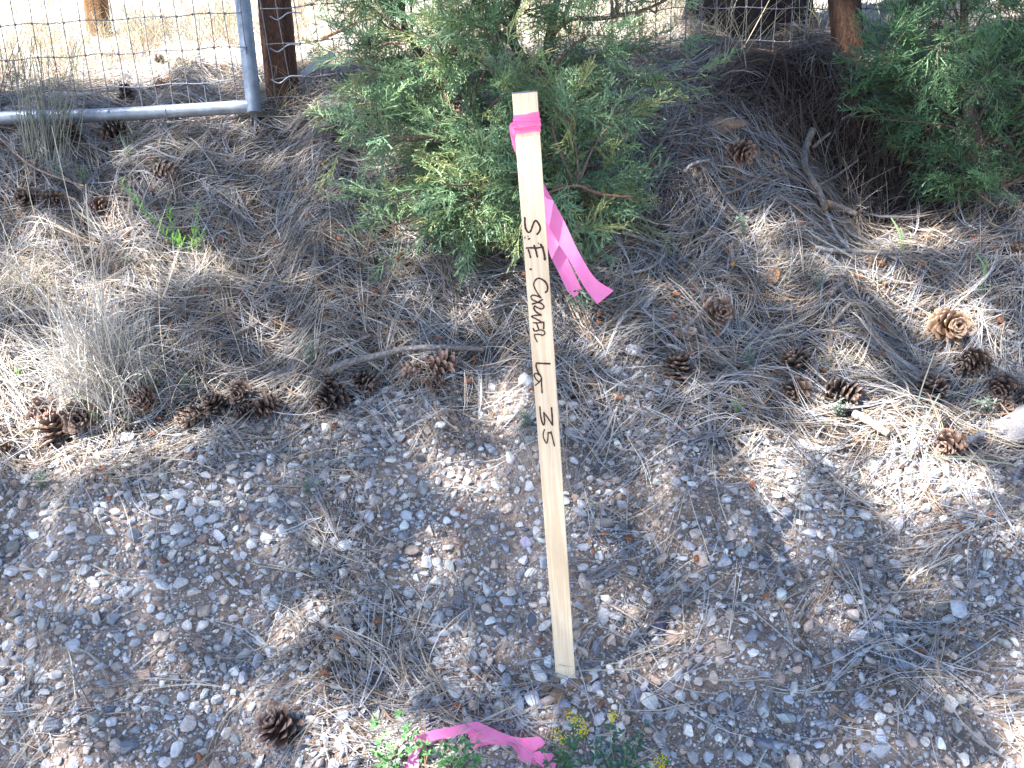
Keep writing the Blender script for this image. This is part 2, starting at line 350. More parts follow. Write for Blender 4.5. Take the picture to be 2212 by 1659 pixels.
# flagging tape wound round the stake, and its tails
m_pink = mat('pink flagging tape', (1.0, .27, .56), rough=.35, spec=.4, transl=.5, nscale=40, namt=.08)
tape = empty('flagging_ribbon', SP(.07, 0, -.004), 'bright pink flagging ribbon tied round the top of the wooden stake, two torn tails hanging', 'ribbon')
mb = MB()
def wrap(s_l, s_r, wd, off, wob):
    """one turn of tape: s on the left and right edge, width, distance from the wood"""
    a = SW+off; loop = [(-a, off, s_l), (-a*.5, off*1.3, s_l*.75+s_r*.25), (0, off*1.4, (s_l+s_r)/2), (a*.5, off*1.3, s_l*.25+s_r*.75), (a, off, s_r), (a, -.0085-off, s_r+.001), (0, -.0085-off*1.3, (s_l+s_r)/2), (-a, -.0085-off, s_l+.001)]
    A = []; B = []
    for i, (t, n, s) in enumerate(loop):
        x = wd*(1+wob*math.sin(i*2.1+s_l*900))
        A.append(SP(s-x/2, t, n)); B.append(SP(s+x/2, t, n+.0004*math.sin(i*3)))
    k = len(A); i = np.arange(k); mb.add(np.vstack([A, B]), np.stack([i, (i+1) % k, (i+1) % k+k, i+k], -1))
for a in ((.0360, .0335, .0085, .0006, .2), (.0400, .0415, .0070, .0010, .2), (.0455, .0445, .0080, .0014, .25), (.0500, .0510, .0070, .0008, .2), (.0545, .0535, .0080, .0011, .2), (.0480, .0470, .0035, .0022, .3), (.0380, .0400, .0030, .0019, .2)):
    wrap(*a)
mb.obj('wound_band', m_pink, tape, smooth=False)
def strip(mb, A, B, n=6, wob=.0):
    A = spline(A, n); B = spline(B, n); k = len(A); mid = 5
    R = []
    nn = np.cross(A[1]-A[0], B[0]-A[0]); 
    for j in range(mid):
        t = j/(mid-1); R.append(A*(1-t)+B*t)
    R = np.array(R)
    if wob:
        for j in range(mid):
            R[j] += (wob*np.sin(np.linspace(0, 5, k)+j*1.3))[:, None]*nz_[None]
    V = R.reshape(-1, 3); i, j = np.meshgrid(np.arange(mid-1), np.arange(k-1), indexing='ij')
    mb.add(V, np.stack([i*k+j, i*k+j+1, (i+1)*k+j+1, (i+1)*k+j], -1).reshape(-1, 4))
mb = MB()
zs = 1.215
strip(mb, [P(1112, 262, 1.205), P(1101, 270, 1.215), P(1103, 295, 1.222), P(1116, 335, 1.25), P(1150, 370, 1.288)], [P(1118, 266, 1.205), P(1112, 275, 1.212), P(1113, 300, 1.222), P(1124, 322, 1.25), P(1156, 352, 1.288)], wob=.001)
mb.obj('loop', m_pink, tape)
mb = MB()
strip(mb, [P(1150, 350, 1.29), P(1176, 400, 1.29), P(1215, 470, 1.275), P(1248, 540, 1.265), P(1285, 600, 1.255), P(1326, 628, 1.25)],
      [P(1140, 370, 1.29), P(1172, 460, 1.295), P(1203, 520, 1.285), P(1232, 566, 1.27), P(1262, 620, 1.26), P(1290, 657, 1.255)], wob=.0006)
o = mb.obj('tail', m_pink, tape); o['label'] = 'longer ribbon tail with blunt end'
mb = MB()
strip(mb, [P(1150, 360, 1.31), P(1178, 430, 1.32), P(1204, 500, 1.315), P(1228, 563, 1.295), P(1257, 625, 1.29)],
      [P(1150, 420, 1.315), P(1170, 480, 1.325), P(1186, 545, 1.315), P(1208, 592, 1.295), P(1226, 630, 1.292)], wob=-.0006)
T0 = P(1226, 630, 1.292); T1 = P(1257, 625, 1.29); mb.add([T0, T1, P(1241, 642, 1.29), P(1252, 631, 1.29)], None, [(0, 3, 2)])
o = mb.obj('tail', m_pink, tape); o['label'] = 'shorter ribbon tail with ragged end'

# pink ribbon on the ground
def c4(x, y, dz=.006):
    return G(737+x/3, 1475+y/3, dz+.008)
mb = MB()
E1 = [(410, 600), (415, 553), (445, 450), (478, 350)]; E2 = [(500, 600), (503, 553), (505, 460), (540, 385)]
strip(mb, [c4(*a, .02) for a in E1], [c4(*a, .02) for a in E2])
E1 = [(478, 348), (600, 305), (690, 290), (835, 258), (875, 250)]; E2 = [(545, 390), (640, 365), (715, 352), (800, 330), (830, 330)]
strip(mb, [c4(*a, h) for a, h in zip(E1, (.022, .03, .03, .035, .04))], [c4(*a, h) for a, h in zip(E2, (.016, .02, .022, .026, .03))])
E1 = [(875, 250), (950, 282), (1030, 318), (1100, 345), (1170, 358), (1200, 380), (1260, 440), (1390, 465)]; E2 = [(815, 325), (890, 368), (1000, 400), (1090, 405), (1130, 440), (1155, 495), (1195, 515), (1300, 520)]
strip(mb, [c4(*a, h) for a, h in zip(E1, (.04, .036, .03, .028, .026, .03, .02, .015))], [c4(*a, h) for a, h in zip(E2, (.03, .022, .014, .012, .012, .01, .01, .01))])
E1 = [(820, 322), (838, 380), (845, 436)]; E2 = [(885, 322), (882, 370), (898, 410)]
strip(mb, [c4(*a, h) for a, h in zip(E1, (.030, .016, .01))], [c4(*a, h) for a, h in zip(E2, (.034, .022, .012))])
E1 = [(885, 362), (960, 372), (1060, 362)]; E2 = [(888, 414), (980, 398), (1085, 400)]
strip(mb, [c4(*a, .012) for a in E1], [c4(*a, .007) for a in E2])
E1 = [(1160, 358), (1240, 352), (1290, 352), (1325, 400), (1330, 425)]; E2 = [(1205, 420), (1250, 440), (1270, 430), (1275, 425), (1290, 430)]
strip(mb, [c4(*a, h) for a, h in zip(E1, (.03, .036, .038, .034, .02))], [c4(*a, h) for a, h in zip(E2, (.028, .024, .026, .03, .02))])
E1 = [(1300, 430), (1370, 465), (1395, 500), (1385, 560)]; E2 = [(1240, 460), (1270, 515), (1300, 540), (1330, 580)]
strip(mb, [c4(*a, h) for a, h in zip(E1, (.03, .03, .024, .012))], [c4(*a, h) for a, h in zip(E2, (.022, .016, .012, .01))])
o = mb.obj('dropped_ribbon', m_pink, origin=c4(1000, 350, 0)); tag(o, 'crumpled bright pink ribbon lying on the gravel in front of the stake', 'ribbon')
# PART2
# ------------------------------------------------------------------ gate, posts, wire
def bark_col(base, n, var=.25): return np.clip(np.array(base)*(1+var*rng.normal(size=(n, 1))), .005, 1)
GD = 2.53
def gp(u, v, d=GD): return P(u, v, d)
gate = empty('metal_gate', gp(560, 235), 'galvanised pipe gate frame filled with wire mesh beside the dark wooden post', 'gate')
mb = MB(); a, b = gp(550, 245), gp(524, 0, GD+.0); b = a+(b-a)*1.75
tube(mb, np.linspace(a, b, 12), .0238, 20, (.5, .5, .5)); mb.obj('upright_pipe', m_galv, gate)
mb = MB(); pts = [gp(-520, 300), gp(-200, 278), gp(0, 256), gp(150, 252), gp(283, 246), gp(400, 239), gp(540, 230)]
tube(mb, spline(pts, 6), .0205, 18, (.5, .5, .5))
for t in (gp(362, 242), ):  # sleeve joint
    dd = gp(400, 239)-gp(300, 245); dd /= np.linalg.norm(dd); tube(mb, [t-dd*.002, t+dd*.002], .0225, 18, (.5, .5, .5))
mb.obj('bottom_pipe', m_galv, gate)
def mesh_panel(name, parent, o0, o1, rows, up, ncol, top, knots=True, wob=.0015, low=-.06):
    """wires: o0, o1 are the ends of the lowest row; rows spaced up the vector up (unit); ncol verticals"""
    mb = MB(); n = ncol
    for r in range(rows):
        z = r*.1016
        tt = np.linspace(0, 1, n*4+1); pts = o0+(o1-o0)*tt[:, None]+up*z
        pts = pts+up*(wob*1.6*np.sin(tt*n*1.7+r)+wob*.8*rng.normal(size=len(tt))*(rng.random(len(tt)) < .3))[:, None]
        tube(mb, pts, 0.0017, 5, (.5, .5, .5), cap=False)
    for c in range(n+1):
        q = o0+(o1-o0)*(c/n)
        zz = np.linspace(low, (rows-1)*.1016+.02, rows*3)
        pts = q+up*zz[:, None]+(o1-o0)/np.linalg.norm(o1-o0)*(wob*1.2*np.sin(zz*14+c*1.9)+np.cumsum(rng.normal(0, .0008, len(zz))))[:, None]
        tube(mb, pts, 0.0015, 5, (.5, .5, .5), cap=False)
    if knots:
        for c in range(n+1):
            for r in range(rows):
                k = o0+(o1-o0)*(c/n)+up*(r*.1016+wob*1.6*math.sin(c/n*n*1.7+r)); d = (o1-o0)/np.linalg.norm(o1-o0)
                tube(mb, [k-d*.003, k-d*.0015, k+d*.0015, k+d*.003], [.0015, .0042, .0042, .0015], 6, (.5, .5, .5), cap=False)
    return mb.obj(name, m_wire, parent)
upv = gp(524, 0)-gp(550, 235); upv /= np.linalg.norm(upv); upv = upv*.6+np.array([0, 0, .4]); upv /= np.linalg.norm(upv)
a, b = gp(-420, 229, 2.52), gp(541, 173, 2.52)
nc = int(round(np.linalg.norm(b-a)/.0508)); mesh_panel('wire_mesh', gate, a, b, 11, upv, nc, 0, low=-.095)
def wood_post(name, base, top, r, label, col, sq=False):
    mb = MB(); n = 26; k = 30; pts = np.linspace(base, top, k)
    th = np.arange(n)/n*2*pi; fac = 1+.05*np.sin(th*3+1)+.03*np.sin(th*7)
    V = []; C = []
    for i, p in enumerate(pts):
        rr = r*fac*(1+.015*np.sin(i*.5+th*2))
        V.append(p+np.stack([np.cos(th)*rr, np.sin(th)*rr, 0*th], -1))
        cc = np.array(col)*(1+.25*np.sin(th*5+1.3)+.18*np.sin(th*11+i*.05))[:, None]; C.append(np.clip(cc, .01, 1))
    V = np.concatenate(V); i, j = np.meshgrid(np.arange(k-1), np.arange(n), indexing='ij')
    mb.add(V, np.stack([i*n+j, i*n+(j+1) % n, (i+1)*n+(j+1) % n, (i+1)*n+j], -1).reshape(-1, 4), None, np.concatenate(C))
    mb.add(np.vstack([V[-n:], pts[-1]]), None, [(q, (q+1) % n, n) for q in range(n)], np.array(col)*.8)
    o = mb.obj(name, m_post, origin=base); tag(o, label, 'post', 'round wooden fence posts'); return o
m_post = mat('weathered post wood', attr=True, rough=.85, spec=.15, nscale=30, namt=.5, bump=.7, bscale=50, stretch=(6, 6, .5))
b1 = G(606, 232); d1 = depth(b1); t1 = P(588, 0, d1); wood_post('fence_post', b1-np.array([0, 0, .1]), b1+(t1-b1)*1.7, .052*d1/2.55, 'dark brown wooden fence post next to the galvanised gate upright', (.09, .045, .03))
b2 = G(1857, 146); d2 = depth(b2); t2 = P(1838, 0, d2); wood_post('fence_post', b2-np.array([0, 0, .15]), b2+(t2-b2)*3.0, .052*d2/2.6, 'dark brown wooden fence post between the broad tree trunk and the right-hand juniper', (.075, .042, .027))
b3 = G(208, 75); d3 = depth(b3); t3 = P(200, 0, d3); wood_post('fence_post', b3-np.array([0, 0, .1]), b3+(t3-b3)*6, .055, 'distant orange-tan wooden post in the sunny field behind the mesh', (.15, .08, .035))
# right-hand fence wire
fence = empty('wire_fence', P(1100, 170, 2.62), 'square wire mesh fence stapled to the wooden posts behind the junipers', 'fence')
pa, pb, pc = P(590, 172, d1-.07), P(1480, 88, 2.70), P(2300, 92, 2.78)
up2 = np.array([0, 0, 1.])
for a, b in ((pa, pb), (pb, pc)):
    mesh_panel('wire_mesh', fence, a, b, 10, up2, int(round(np.linalg.norm(b-a)/.0508)), 0, low=-.10)
for (u, v) in ((583, 35), (583, 104), (586, 172)):
    mb = MB()
    q = P(u, v, d1-.075); tube(mb, spline([q, q+np.array([.025, -.002, -.012]), q+np.array([.06, 0, .006]), q+np.array([.1, .004, .004])], 5), .002, 6, (.5, .5, .5))
    mb.obj('tie_wire', m_galv, fence)
mb = MB(); a, b = P(652, 160, d1+.08), P(722, 116, d1+.12)
dd = (b-a)/np.linalg.norm(b-a); s = np.cross(dd, F); s /= np.linalg.norm(s); w = .014
V = []
for q in (a, a+(b-a)*.3, a+(b-a)*.31, b):
    ww = w*.8 if q is a else w
    V += [q-s*ww, q+s*ww, q+s*ww+F*.006, q-s*ww+F*.006]
Qs = [(i*4+j, i*4+(j+1) % 4, i*4+4+(j+1) % 4, i*4+4+j) for i in range(3) for j in range(4)]+[(0, 3, 2, 1), (12, 13, 14, 15)]
mb.add(np.array(V), Qs, None, (.5, .5, .5)); o = mb.obj('brace_strap', mat('pale flat steel', (.5, .5, .48), rough=.55, metal=.2, nscale=40, namt=.2), origin=a, smooth=False)
tag(o, 'short pale flat metal strap sloping behind the fence right of the dark post', 'strap')

# ------------------------------------------------------------------ trees: the broad trunk, and unseen pine growth added for shade
def trunk(mb, base, top, r0, r1, col, flare=.35, n=40, k=40, ridges=11):
    pts = np.linspace(base, top, k); th = np.arange(n)/n*2*pi; V = []; C = []
    for i, p in enumerate(pts):
        t = i/(k-1); h = np.linalg.norm(p-base); r = (r0*(1-t)+r1*t)*(1+flare*math.exp(-h/.12))
        wob = 1+.05*np.sin(th*ridges+1.5*np.sin(i*.7)+i*.12)+.035*np.sin(th*ridges*2.3+i*.3)+.02*rng.normal(size=n)
        V.append(p+np.stack([np.cos(th)*r*wob, np.sin(th)*r*wob, 0*th], -1)); C.append(np.clip(np.array(col)*(.45+1.0*(wob[:, None]-.9)*6), .008, .4))
    i, j = np.meshgrid(np.arange(k-1), np.arange(n), indexing='ij')
    mb.add(np.concatenate(V), np.stack([i*n+j, i*n+(j+1) % n, (i+1)*n+(j+1) % n, (i+1)*n+j], -1).reshape(-1, 4), None, np.concatenate(C))
bt = G(1645, 92); dbt = max(depth(bt), 2.95)
rt = 222*(dbt+.15)/FPX/2
ct = P(1645, 80, dbt)+np.array([0, rt*.95, 0]); ct[2] = H(ct[0], ct[1])-.1
big = empty('pine_tree', ct, 'massive dark-barked pine trunk standing behind the wire mesh', 'tree', 'tall pines')
mb = MB(); trunk(mb, ct, ct+np.array([-.25, .1, 9.5]), rt, .07, (.035, .026, .024)); mb.obj('trunk', m_bark, big)

# crowns: unseen clusters laid out to shade the slope, with gaps for sun patches
def lit(u, v): return ellsum(u, v, LIT)
cx, cy = np.meshgrid(np.arange(-3.0, 3.3, .060), np.arange(.2, 3.3, .060)); cx = cx.ravel()+rng.uniform(-.04, .04, cx.size); cy = cy.ravel()+rng.uniform(-.04, .04, cy.size)
cz = H(cx, cy); gu, gv, gz = proj(np.stack([cx, cy, cz], -1))
inside = (gu > -60) & (gu < 2270) & (gv > -80) & (gv < 1720)
l = lit(gu, gv); l = np.where(inside, l, .25+.35*(np.sin(cx*3.1+1)*np.sin(cy*4.3) > .2))
keep = rng.random(len(cx)) > np.clip((l-.27)*3.2, 0, 1)
keep &= ~((cy > 3.1) & inside)
cpts = np.stack([cx, cy, cz], -1)[keep]
_tk = np.stack([rng.uniform(ct[0]-.32, ct[0]+.15, 420), rng.uniform(ct[1]-.3, ct[1]+.1, 420), ct[2]+rng.uniform(.1, 1.7, 420)], -1)  # extra unseen clusters, added to shade the broad trunk
_mk = np.array([G(u_, v_) for u_, v_ in zip(rng.uniform(1590, 2030, 420), rng.uniform(120, 440, 420))])  # more unseen clusters, added to shade the needle mound and hollow
cpts = np.concatenate([cpts, _tk, _mk]); tt = rng.uniform(4.6, 6.8, len(cpts)); cpts = cpts+SUN*tt[:, None]
def clear(pt, rad):
    global cpts
    w_ = cpts-np.asarray(pt); d_ = np.linalg.norm(w_-(w_@SUN)[:, None]*SUN, axis=1); cpts = cpts[d_ > rad]
for a_ in ((1000, 300, 2.05), (985, 400, 2.0), (900, 455, 2.0), (1010, 180, 2.05), (760, 350, 2.1), (1060, 470, 1.95), (1540, 150, 2.2), (880, 60, 2.1), (1250, 120, 2.1), (1900, 160, 2.6), (2080, 400, 2.4)): clear(P(*a_), .085)  # gaps cut in the unseen clusters so sun reaches the junipers
def pine(root_o, base_top, clusters, mbark, nl, rad):
    """limbs reach from the trunk to the clusters, one twig to each cluster"""
    mb = MB(); A, B = base_top; limbs = []
    if len(clusters) == 0: return
    cand = []
    for i in rng.choice(len(clusters), min(nl*7, len(clusters)), replace=False):
        c = clusters[i]; hz = np.clip(c[2]-.35-.25*np.linalg.norm((c-A)[:2]), A[2]+1.4, B[2]-.2); q = A+(B-A)*((hz-A[2])/(B[2]-A[2]))
        m = (q+c)/2+np.array([0, 0, .18]); L_ = spline([q, m, c], 8); S_ = L_-SUN*((L_[:, 2]-.9)/SUN[2])[:, None]
        for _ in range(6): S_ = S_-SUN*((S_[:, 2]-H(S_[:, 0], S_[:, 1]))/SUN[2]*.8)[:, None]
        u_, v_, z_ = proj(S_); cand.append((float(np.sum(np.where((z_ > .3) & (u_ > -50) & (u_ < 2260) & (v_ < 1700), lit(u_, v_), 0)**2)), i, L_))
    cand.sort(key=lambda a: a[0])
    for _, i, L_ in cand[:nl]: limbs.append(L_); tube(mb, L_, np.linspace(rad, .006, len(L_)), 6, (.12, .09, .08))
    LP = np.concatenate(limbs); CA = np.asarray(clusters)
    DL = np.array([np.linalg.norm(LP-c, axis=1).min() for c in CA]); JL = [int(np.argmin(np.linalg.norm(LP-c, axis=1))) for c in CA]
    for i, c in enumerate(CA):
        dd = np.linalg.norm(CA-c, axis=1); dd[DL >= DL[i]-.01] = 9; k = int(np.argmin(dd)); e = CA[k] if dd[k] < DL[i] else LP[JL[i]]
        tube(mb, [e, (e+c)/2+np.array([0, 0, -.01]), c], [.003, .0025, .002], 3, (.12, .09, .08), cap=False)
    mb.obj('branch', m_bark, root_o)
    n = len(clusters); m = 64
    dirs = rng.normal(size=(n, m, 3)); dirs /= np.linalg.norm(dirs, axis=2, keepdims=True); dirs[..., 2] = dirs[..., 2]*.7+.15
    Ln = rng.uniform(.055, .09, (n, m, 1)); off = rng.normal(0, .022, (n, m, 3)); st = clusters[:, None]+off; en = st+dirs*Ln; md = (st+en)/2+rng.normal(0, .006, (n, m, 3))
    pth = np.stack([st, md, en], 2).reshape(-1, 3, 3)
    V, Q, C = ribbons(pth, np.full(len(pth), .005), rng.uniform(-1.5, 1.5, len(pth)), np.clip(np.array([.07, .12, .05])*(1+.25*rng.normal(size=(len(pth), 1))), .01, 1), np.array([.8, 1, .4]))
    mb = MB(); mb.add(V, Q, None, C); mb.obj('shade_crown', m_leaf, root_o)
far = (cpts[:, 0] > -1.6)
pine(big, (ct, ct+np.array([-.25, .1, 9.5])), cpts[far], m_bark, 14, .03)
pb_ = np.array([-3.6, -.2, 0.]); pb_[2] = H(pb_[0], pb_[1])-.1  # unseen pine, added to carry the left part of the shade clusters
shade_pine = empty('pine_tree', pb_, 'unseen tall pine added outside the left edge of view to shade the slope', 'tree', 'tall pines')
mb = MB(); trunk(mb, pb_, pb_+np.array([.1, .1, 8.6]), .17, .05, (.15, .10, .08), k=30, n=24); mb.obj('trunk', m_bark, shade_pine)
pine(shade_pine, (pb_, pb_+np.array([.1, .1, 8.6])), cpts[~far], m_bark, 18, .025)

# ------------------------------------------------------------------ junipers
def spray_proto(seed, dense=1.):
    """one flat feathery spray along +X, length 1; returns paths (N,3,3), width factor"""
    r = np.random.default_rng(seed); out = []
    n = int(15*dense); z0 = 0
    def curve(t): return np.array([t, .05*math.sin(t*4+seed), -.16*t*t+.03*math.sin(t*7+seed)])
    for i in range(n):
        t = .06+.94*i/n; side = 1 if i % 2 else -1
        L1 = (.36*(1-t)**.7+.12)*r.uniform(.75, 1.2); a1 = side*r.uniform(.5, .85); el = r.normal(0, .3)
        p0 = curve(t); d1 = np.array([math.cos(a1), math.sin(a1), el]); 
        mid = p0+d1*L1*.5; end = p0+d1*L1+np.array([.04, 0, -.03])*L1*2
        out.append((p0, mid, end))
        m = max(2, int(L1*13))
        for k in range(m):
            s = (k+.8)/(m+.6); q = p0+(end-p0)*s; sd = 1 if (k+i) % 2 else -1
            a2 = a1+sd*r.uniform(.35, .75); L2 = r.uniform(.07, .14)*(1.15-.45*s); d2 = np.array([math.cos(a2), math.sin(a2), el+r.normal(0, .45)])
            e2 = q+d2*L2; out.append((q, q+d2*L2*.55+r.normal(0, .004, 3), e2))
            if r.random() < .55: 
                a3 = a2-sd*.6; d3 = np.array([math.cos(a3), math.sin(a3), el+r.normal(0, .4)]); s3 = q+d2*L2*.35; out.append((s3, s3+d3*L2*.3, s3+d3*L2*.6))
    ts = np.linspace(0, 1, 5)
    for a, b, c in zip(ts[:-1], (ts[:-1]+ts[1:])/2, ts[1:]): out.append((curve(a), curve(b), curve(c)))
    return np.array(out)
PROTO = [spray_proto(s) for s in range(8)]
def juniper(name, label, base, stems, targets, nsub, cols, seed, slen=(.09, .16), droop=.15):
    r = np.random.default_rng(seed)
    root = empty(name, base, label, 'juniper', 'junipers in front of the fence')
    mb = MB(); SP_ = []
    for st, r0, r1 in stems:
        q = spline(st, 8); SP_.append(q); tube(mb, q, np.linspace(r0, r1, len(q)), 9, bark_col((.16, .10, .08), len(q)*9), rough=.08)
    mb.obj('trunk', m_bark, root)
    S = np.concatenate(SP_); mb = MB(); P0 = []; D0 = []; 
    for tg in targets:
        lo = S[S[:, 2] < tg[2]+.02]; lo = lo if len(lo) > 3 else S
        dist = np.linalg.norm(lo-tg, axis=1)+.8*np.abs(lo[:, 2]-(tg[2]-.12)); j = int(np.argmin(dist)); q = lo[j]
        m = (q+tg)/2+r.normal(0, .03, 3)+np.array([0, 0, .02]); L_ = spline([q, m, tg], 7); Ln = np.linalg.norm(tg-q)
        tube(mb, L_, np.linspace(.004+.006*min(Ln, 1), .0015, len(L_)), 5, bark_col((.17, .12, .10), len(L_)*5), cap=False)
        ld = L_[-1]-L_[-4]; ld /= np.linalg.norm(ld)
        for k in range(nsub):
            t = 1-r.random()**1.3*.62; i = t*(len(L_)-1); i0 = int(min(i, len(L_)-2)); p = L_[i0]+(L_[i0+1]-L_[i0])*(i-i0)
            sd = r.normal(size=3)*.75; d = ld*.9+sd+np.array([0, 0, .28-droop]); d /= np.linalg.norm(d)
            # short side twig carrying the spray
            tw = r.uniform(.0, .07); pe = p+d*tw
            if tw > .02: tube(mb, [p, (p+pe)/2, pe], [.0016, .0013, .001], 4, (.16, .12, .09), cap=False)
            P0.append(pe); D0.append(d)
    mb.obj('branch', m_bark, root)
    P0 = np.array(P0); D0 = np.array(D0); ok = P0[:, 2] > H(P0[:, 0], P0[:, 1])-.0; P0 = P0[ok]; D0 = D0[ok]; n = len(P0)
    mb = MB(); which = r.integers(0, len(PROTO), n); sc = r.uniform(*slen, n)
    cpal = np.array(cols); 
    for w in range(len(PROTO)):
        idx = np.where(which == w)[0]
        if not len(idx): continue
        X_ = D0[idx]; ref = r.normal(0, .35, (len(idx), 3))+np.array([0, 0, 1.]); Y_ = np.cross(ref, X_); Y_ /= np.linalg.norm(Y_, axis=1, keepdims=True); Z_ = np.cross(X_, Y_)
        B = np.stack([X_, Y_, Z_], 1)  # n,3(basis),3
        pr = PROTO[w].reshape(-1, 3)
        W = P0[idx][:, None]+(pr[None]@B)*sc[idx][:, None, None]
        pth = W.reshape(len(idx)*len(PROTO[w]), 3, 3)
        zz = H(pth[:, :, 0], pth[:, :, 1])+.004; pth[:, :, 2] = np.maximum(pth[:, :, 2], zz)
        c = cpal[r.integers(0, len(cpal), len(idx))]*(1+.18*r.normal(size=(len(idx), 1))); c = np.repeat(c, len(PROTO[w]), 0)*(1+.12*r.normal(size=(len(pth), 1)))
        wd = .0021*np.repeat(sc[idx]/.12, len(PROTO[w]))**.5*r.uniform(.8, 1.25, len(pth))
        V, Q, C = ribbons(pth, wd, r.uniform(-1.2, 1.2, len(pth)), np.clip(c, .01, 1), np.array([.8, 1., .45]))
        mb.add(V, Q, None, C)
    mb.obj('foliage', m_leaf, root); return root
def in_poly(u, v, poly):
    inside = False; n = len(poly)
    for i in range(n):
        x1, y1 = poly[i]; x2, y2 = poly[(i+1) % n]
        if (y1 > v) != (y2 > v) and u < (x2-x1)*(v-y1)/(y2-y1)+x1: inside = not inside
    return inside
def targets(poly, n, dc, dr, seed, wt=None, vr=(-500, 600), ur=(600, 1700)):
    r = np.random.default_rng(seed); out = []; tries = 0
    while len(out) < n and tries < 40000:
        tries += 1
        u = r.uniform(*ur); v = r.uniform(*vr)
        if not in_poly(u, v, poly): continue
        if wt and r.random() > wt(u, v): continue
        d = dc(u, v)+r.uniform(-dr, dr); p = P(u, v, d); hz = float(H(p[0], p[1]))+.03
        if p[2] < hz:
            q = G(u, v); dq = depth(q)-r.uniform(.03, .10)
            if dq < dc(u, v)-dr*2.2: continue
            p = P(u, v, dq)
        out.append(p)
    return np.array(out)
JB = G(1165, 470)
poly = [(770, 40), (760, 150), (770, 240), (750, 330), (760, 410), (800, 480), (850, 525), (890, 540), (940, 490), (1040, 515), (1110, 490), (1200, 530), (1260, 530), (1300, 470), (1350, 440), (1360, 390), (1310, 330), (1360, 250), (1500, 200), (1540, 140), (1530, 50), (1440, 0), (1400, -200), (1250, -520), (1000, -520), (850, -200), (770, -20)]
def wj(u, v):
    w = 1.0
    if v < 250: w = .55
    if v < 60: w = .75
    if 760 < u < 1000 and 250 < v < 420: w *= .45
    if 1220 < u < 1420 and 280 < v < 420: w *= .35
    if u > 1330 and v < 250: w = .5
    if 1230 < u < 1400 and v < 120: w *= .8
    return w
jd = depth(JB)
T1 = targets(poly, 160, lambda u, v: 2.16+.0*(u), .24, 11, wj, vr=(-520, 585), ur=(640, 1620))
st = [([JB-np.array([0, 0, .03]), P(1168, 330, jd+.03), P(1166, 200, 2.2), P(1135, 140, 2.22), P(1108, 80, 2.22), P(1112, 0, 2.24), P(1120, -250, 2.28), P(1110, -560, 2.3)], .022, .006),
      ([JB, P(1060, 330, 2.18), P(950, 190, 2.2), P(885, 80, 2.22), P(870, 0, 2.24), P(880, -220, 2.28)], .013, .004),
      ([P(1166, 200, 2.2), P(1190, 60, 2.22), P(1215, -60, 2.25), P(1240, -300, 2.3)], .014, .005),
      ([P(1180, 90, 2.22), P(1230, 43, 2.2), P(1300, 40, 2.2), P(1400, 18, 2.22), P(1480, -25, 2.25)], .008, .003),
      ([JB, P(1230, 400, 2.08), P(1300, 420, 2.0), P(1370, 425, 1.98)], .008, .002)]
PAL1 = [(.165, .27, .145), (.15, .25, .15), (.20, .295, .135), (.13, .22, .12), (.22, .315, .17), (.25, .28, .12)]
juniper('juniper', 'grey-green bushy juniper directly behind the wooden stake', JB, st, T1, 11, PAL1, 5, slen=(.08, .15))
poly2 = [(1775, 60), (1760, 120), (1800, 150), (1850, 110), (1870, 210), (1880, 290), (1960, 260), (2000, 330), (1990, 380), (2060, 420), (2110, 440), (2180, 500), (2260, 520), (2600, 500), (2700, 100), (2600, -400), (2000, -400), (1950, -60), (1870, 0)]
JB2 = G(2160, 430); j2 = depth(JB2)
def w2(u, v): return .35 if u < 1900 else 1.
T2 = targets(poly2, 118, lambda u, v: j2+.12, .26, 12, w2, vr=(-400, 540), ur=(1740, 2650))
st2 = [([JB2-np.array([0, 0, .03]), P(2120, 330, j2+.06), P(2085, 200, j2+.1), P(2080, 80, j2+.12), P(2090, -60, j2+.14), P(2110, -400, j2+.2)], .024, .006),
       ([JB2, P(2200, 250, j2+.1), P(2260, 80, j2+.1), P(2330, -150, j2+.15)], .016, .005)]
PAL2 = [(.08, .16, .075), (.075, .145, .08), (.10, .19, .08), (.12, .205, .10)]
juniper('juniper', 'dark green juniper at the right edge over the hollow', JB2, st2, T2, 12, PAL2, 6, slen=(.085, .15))

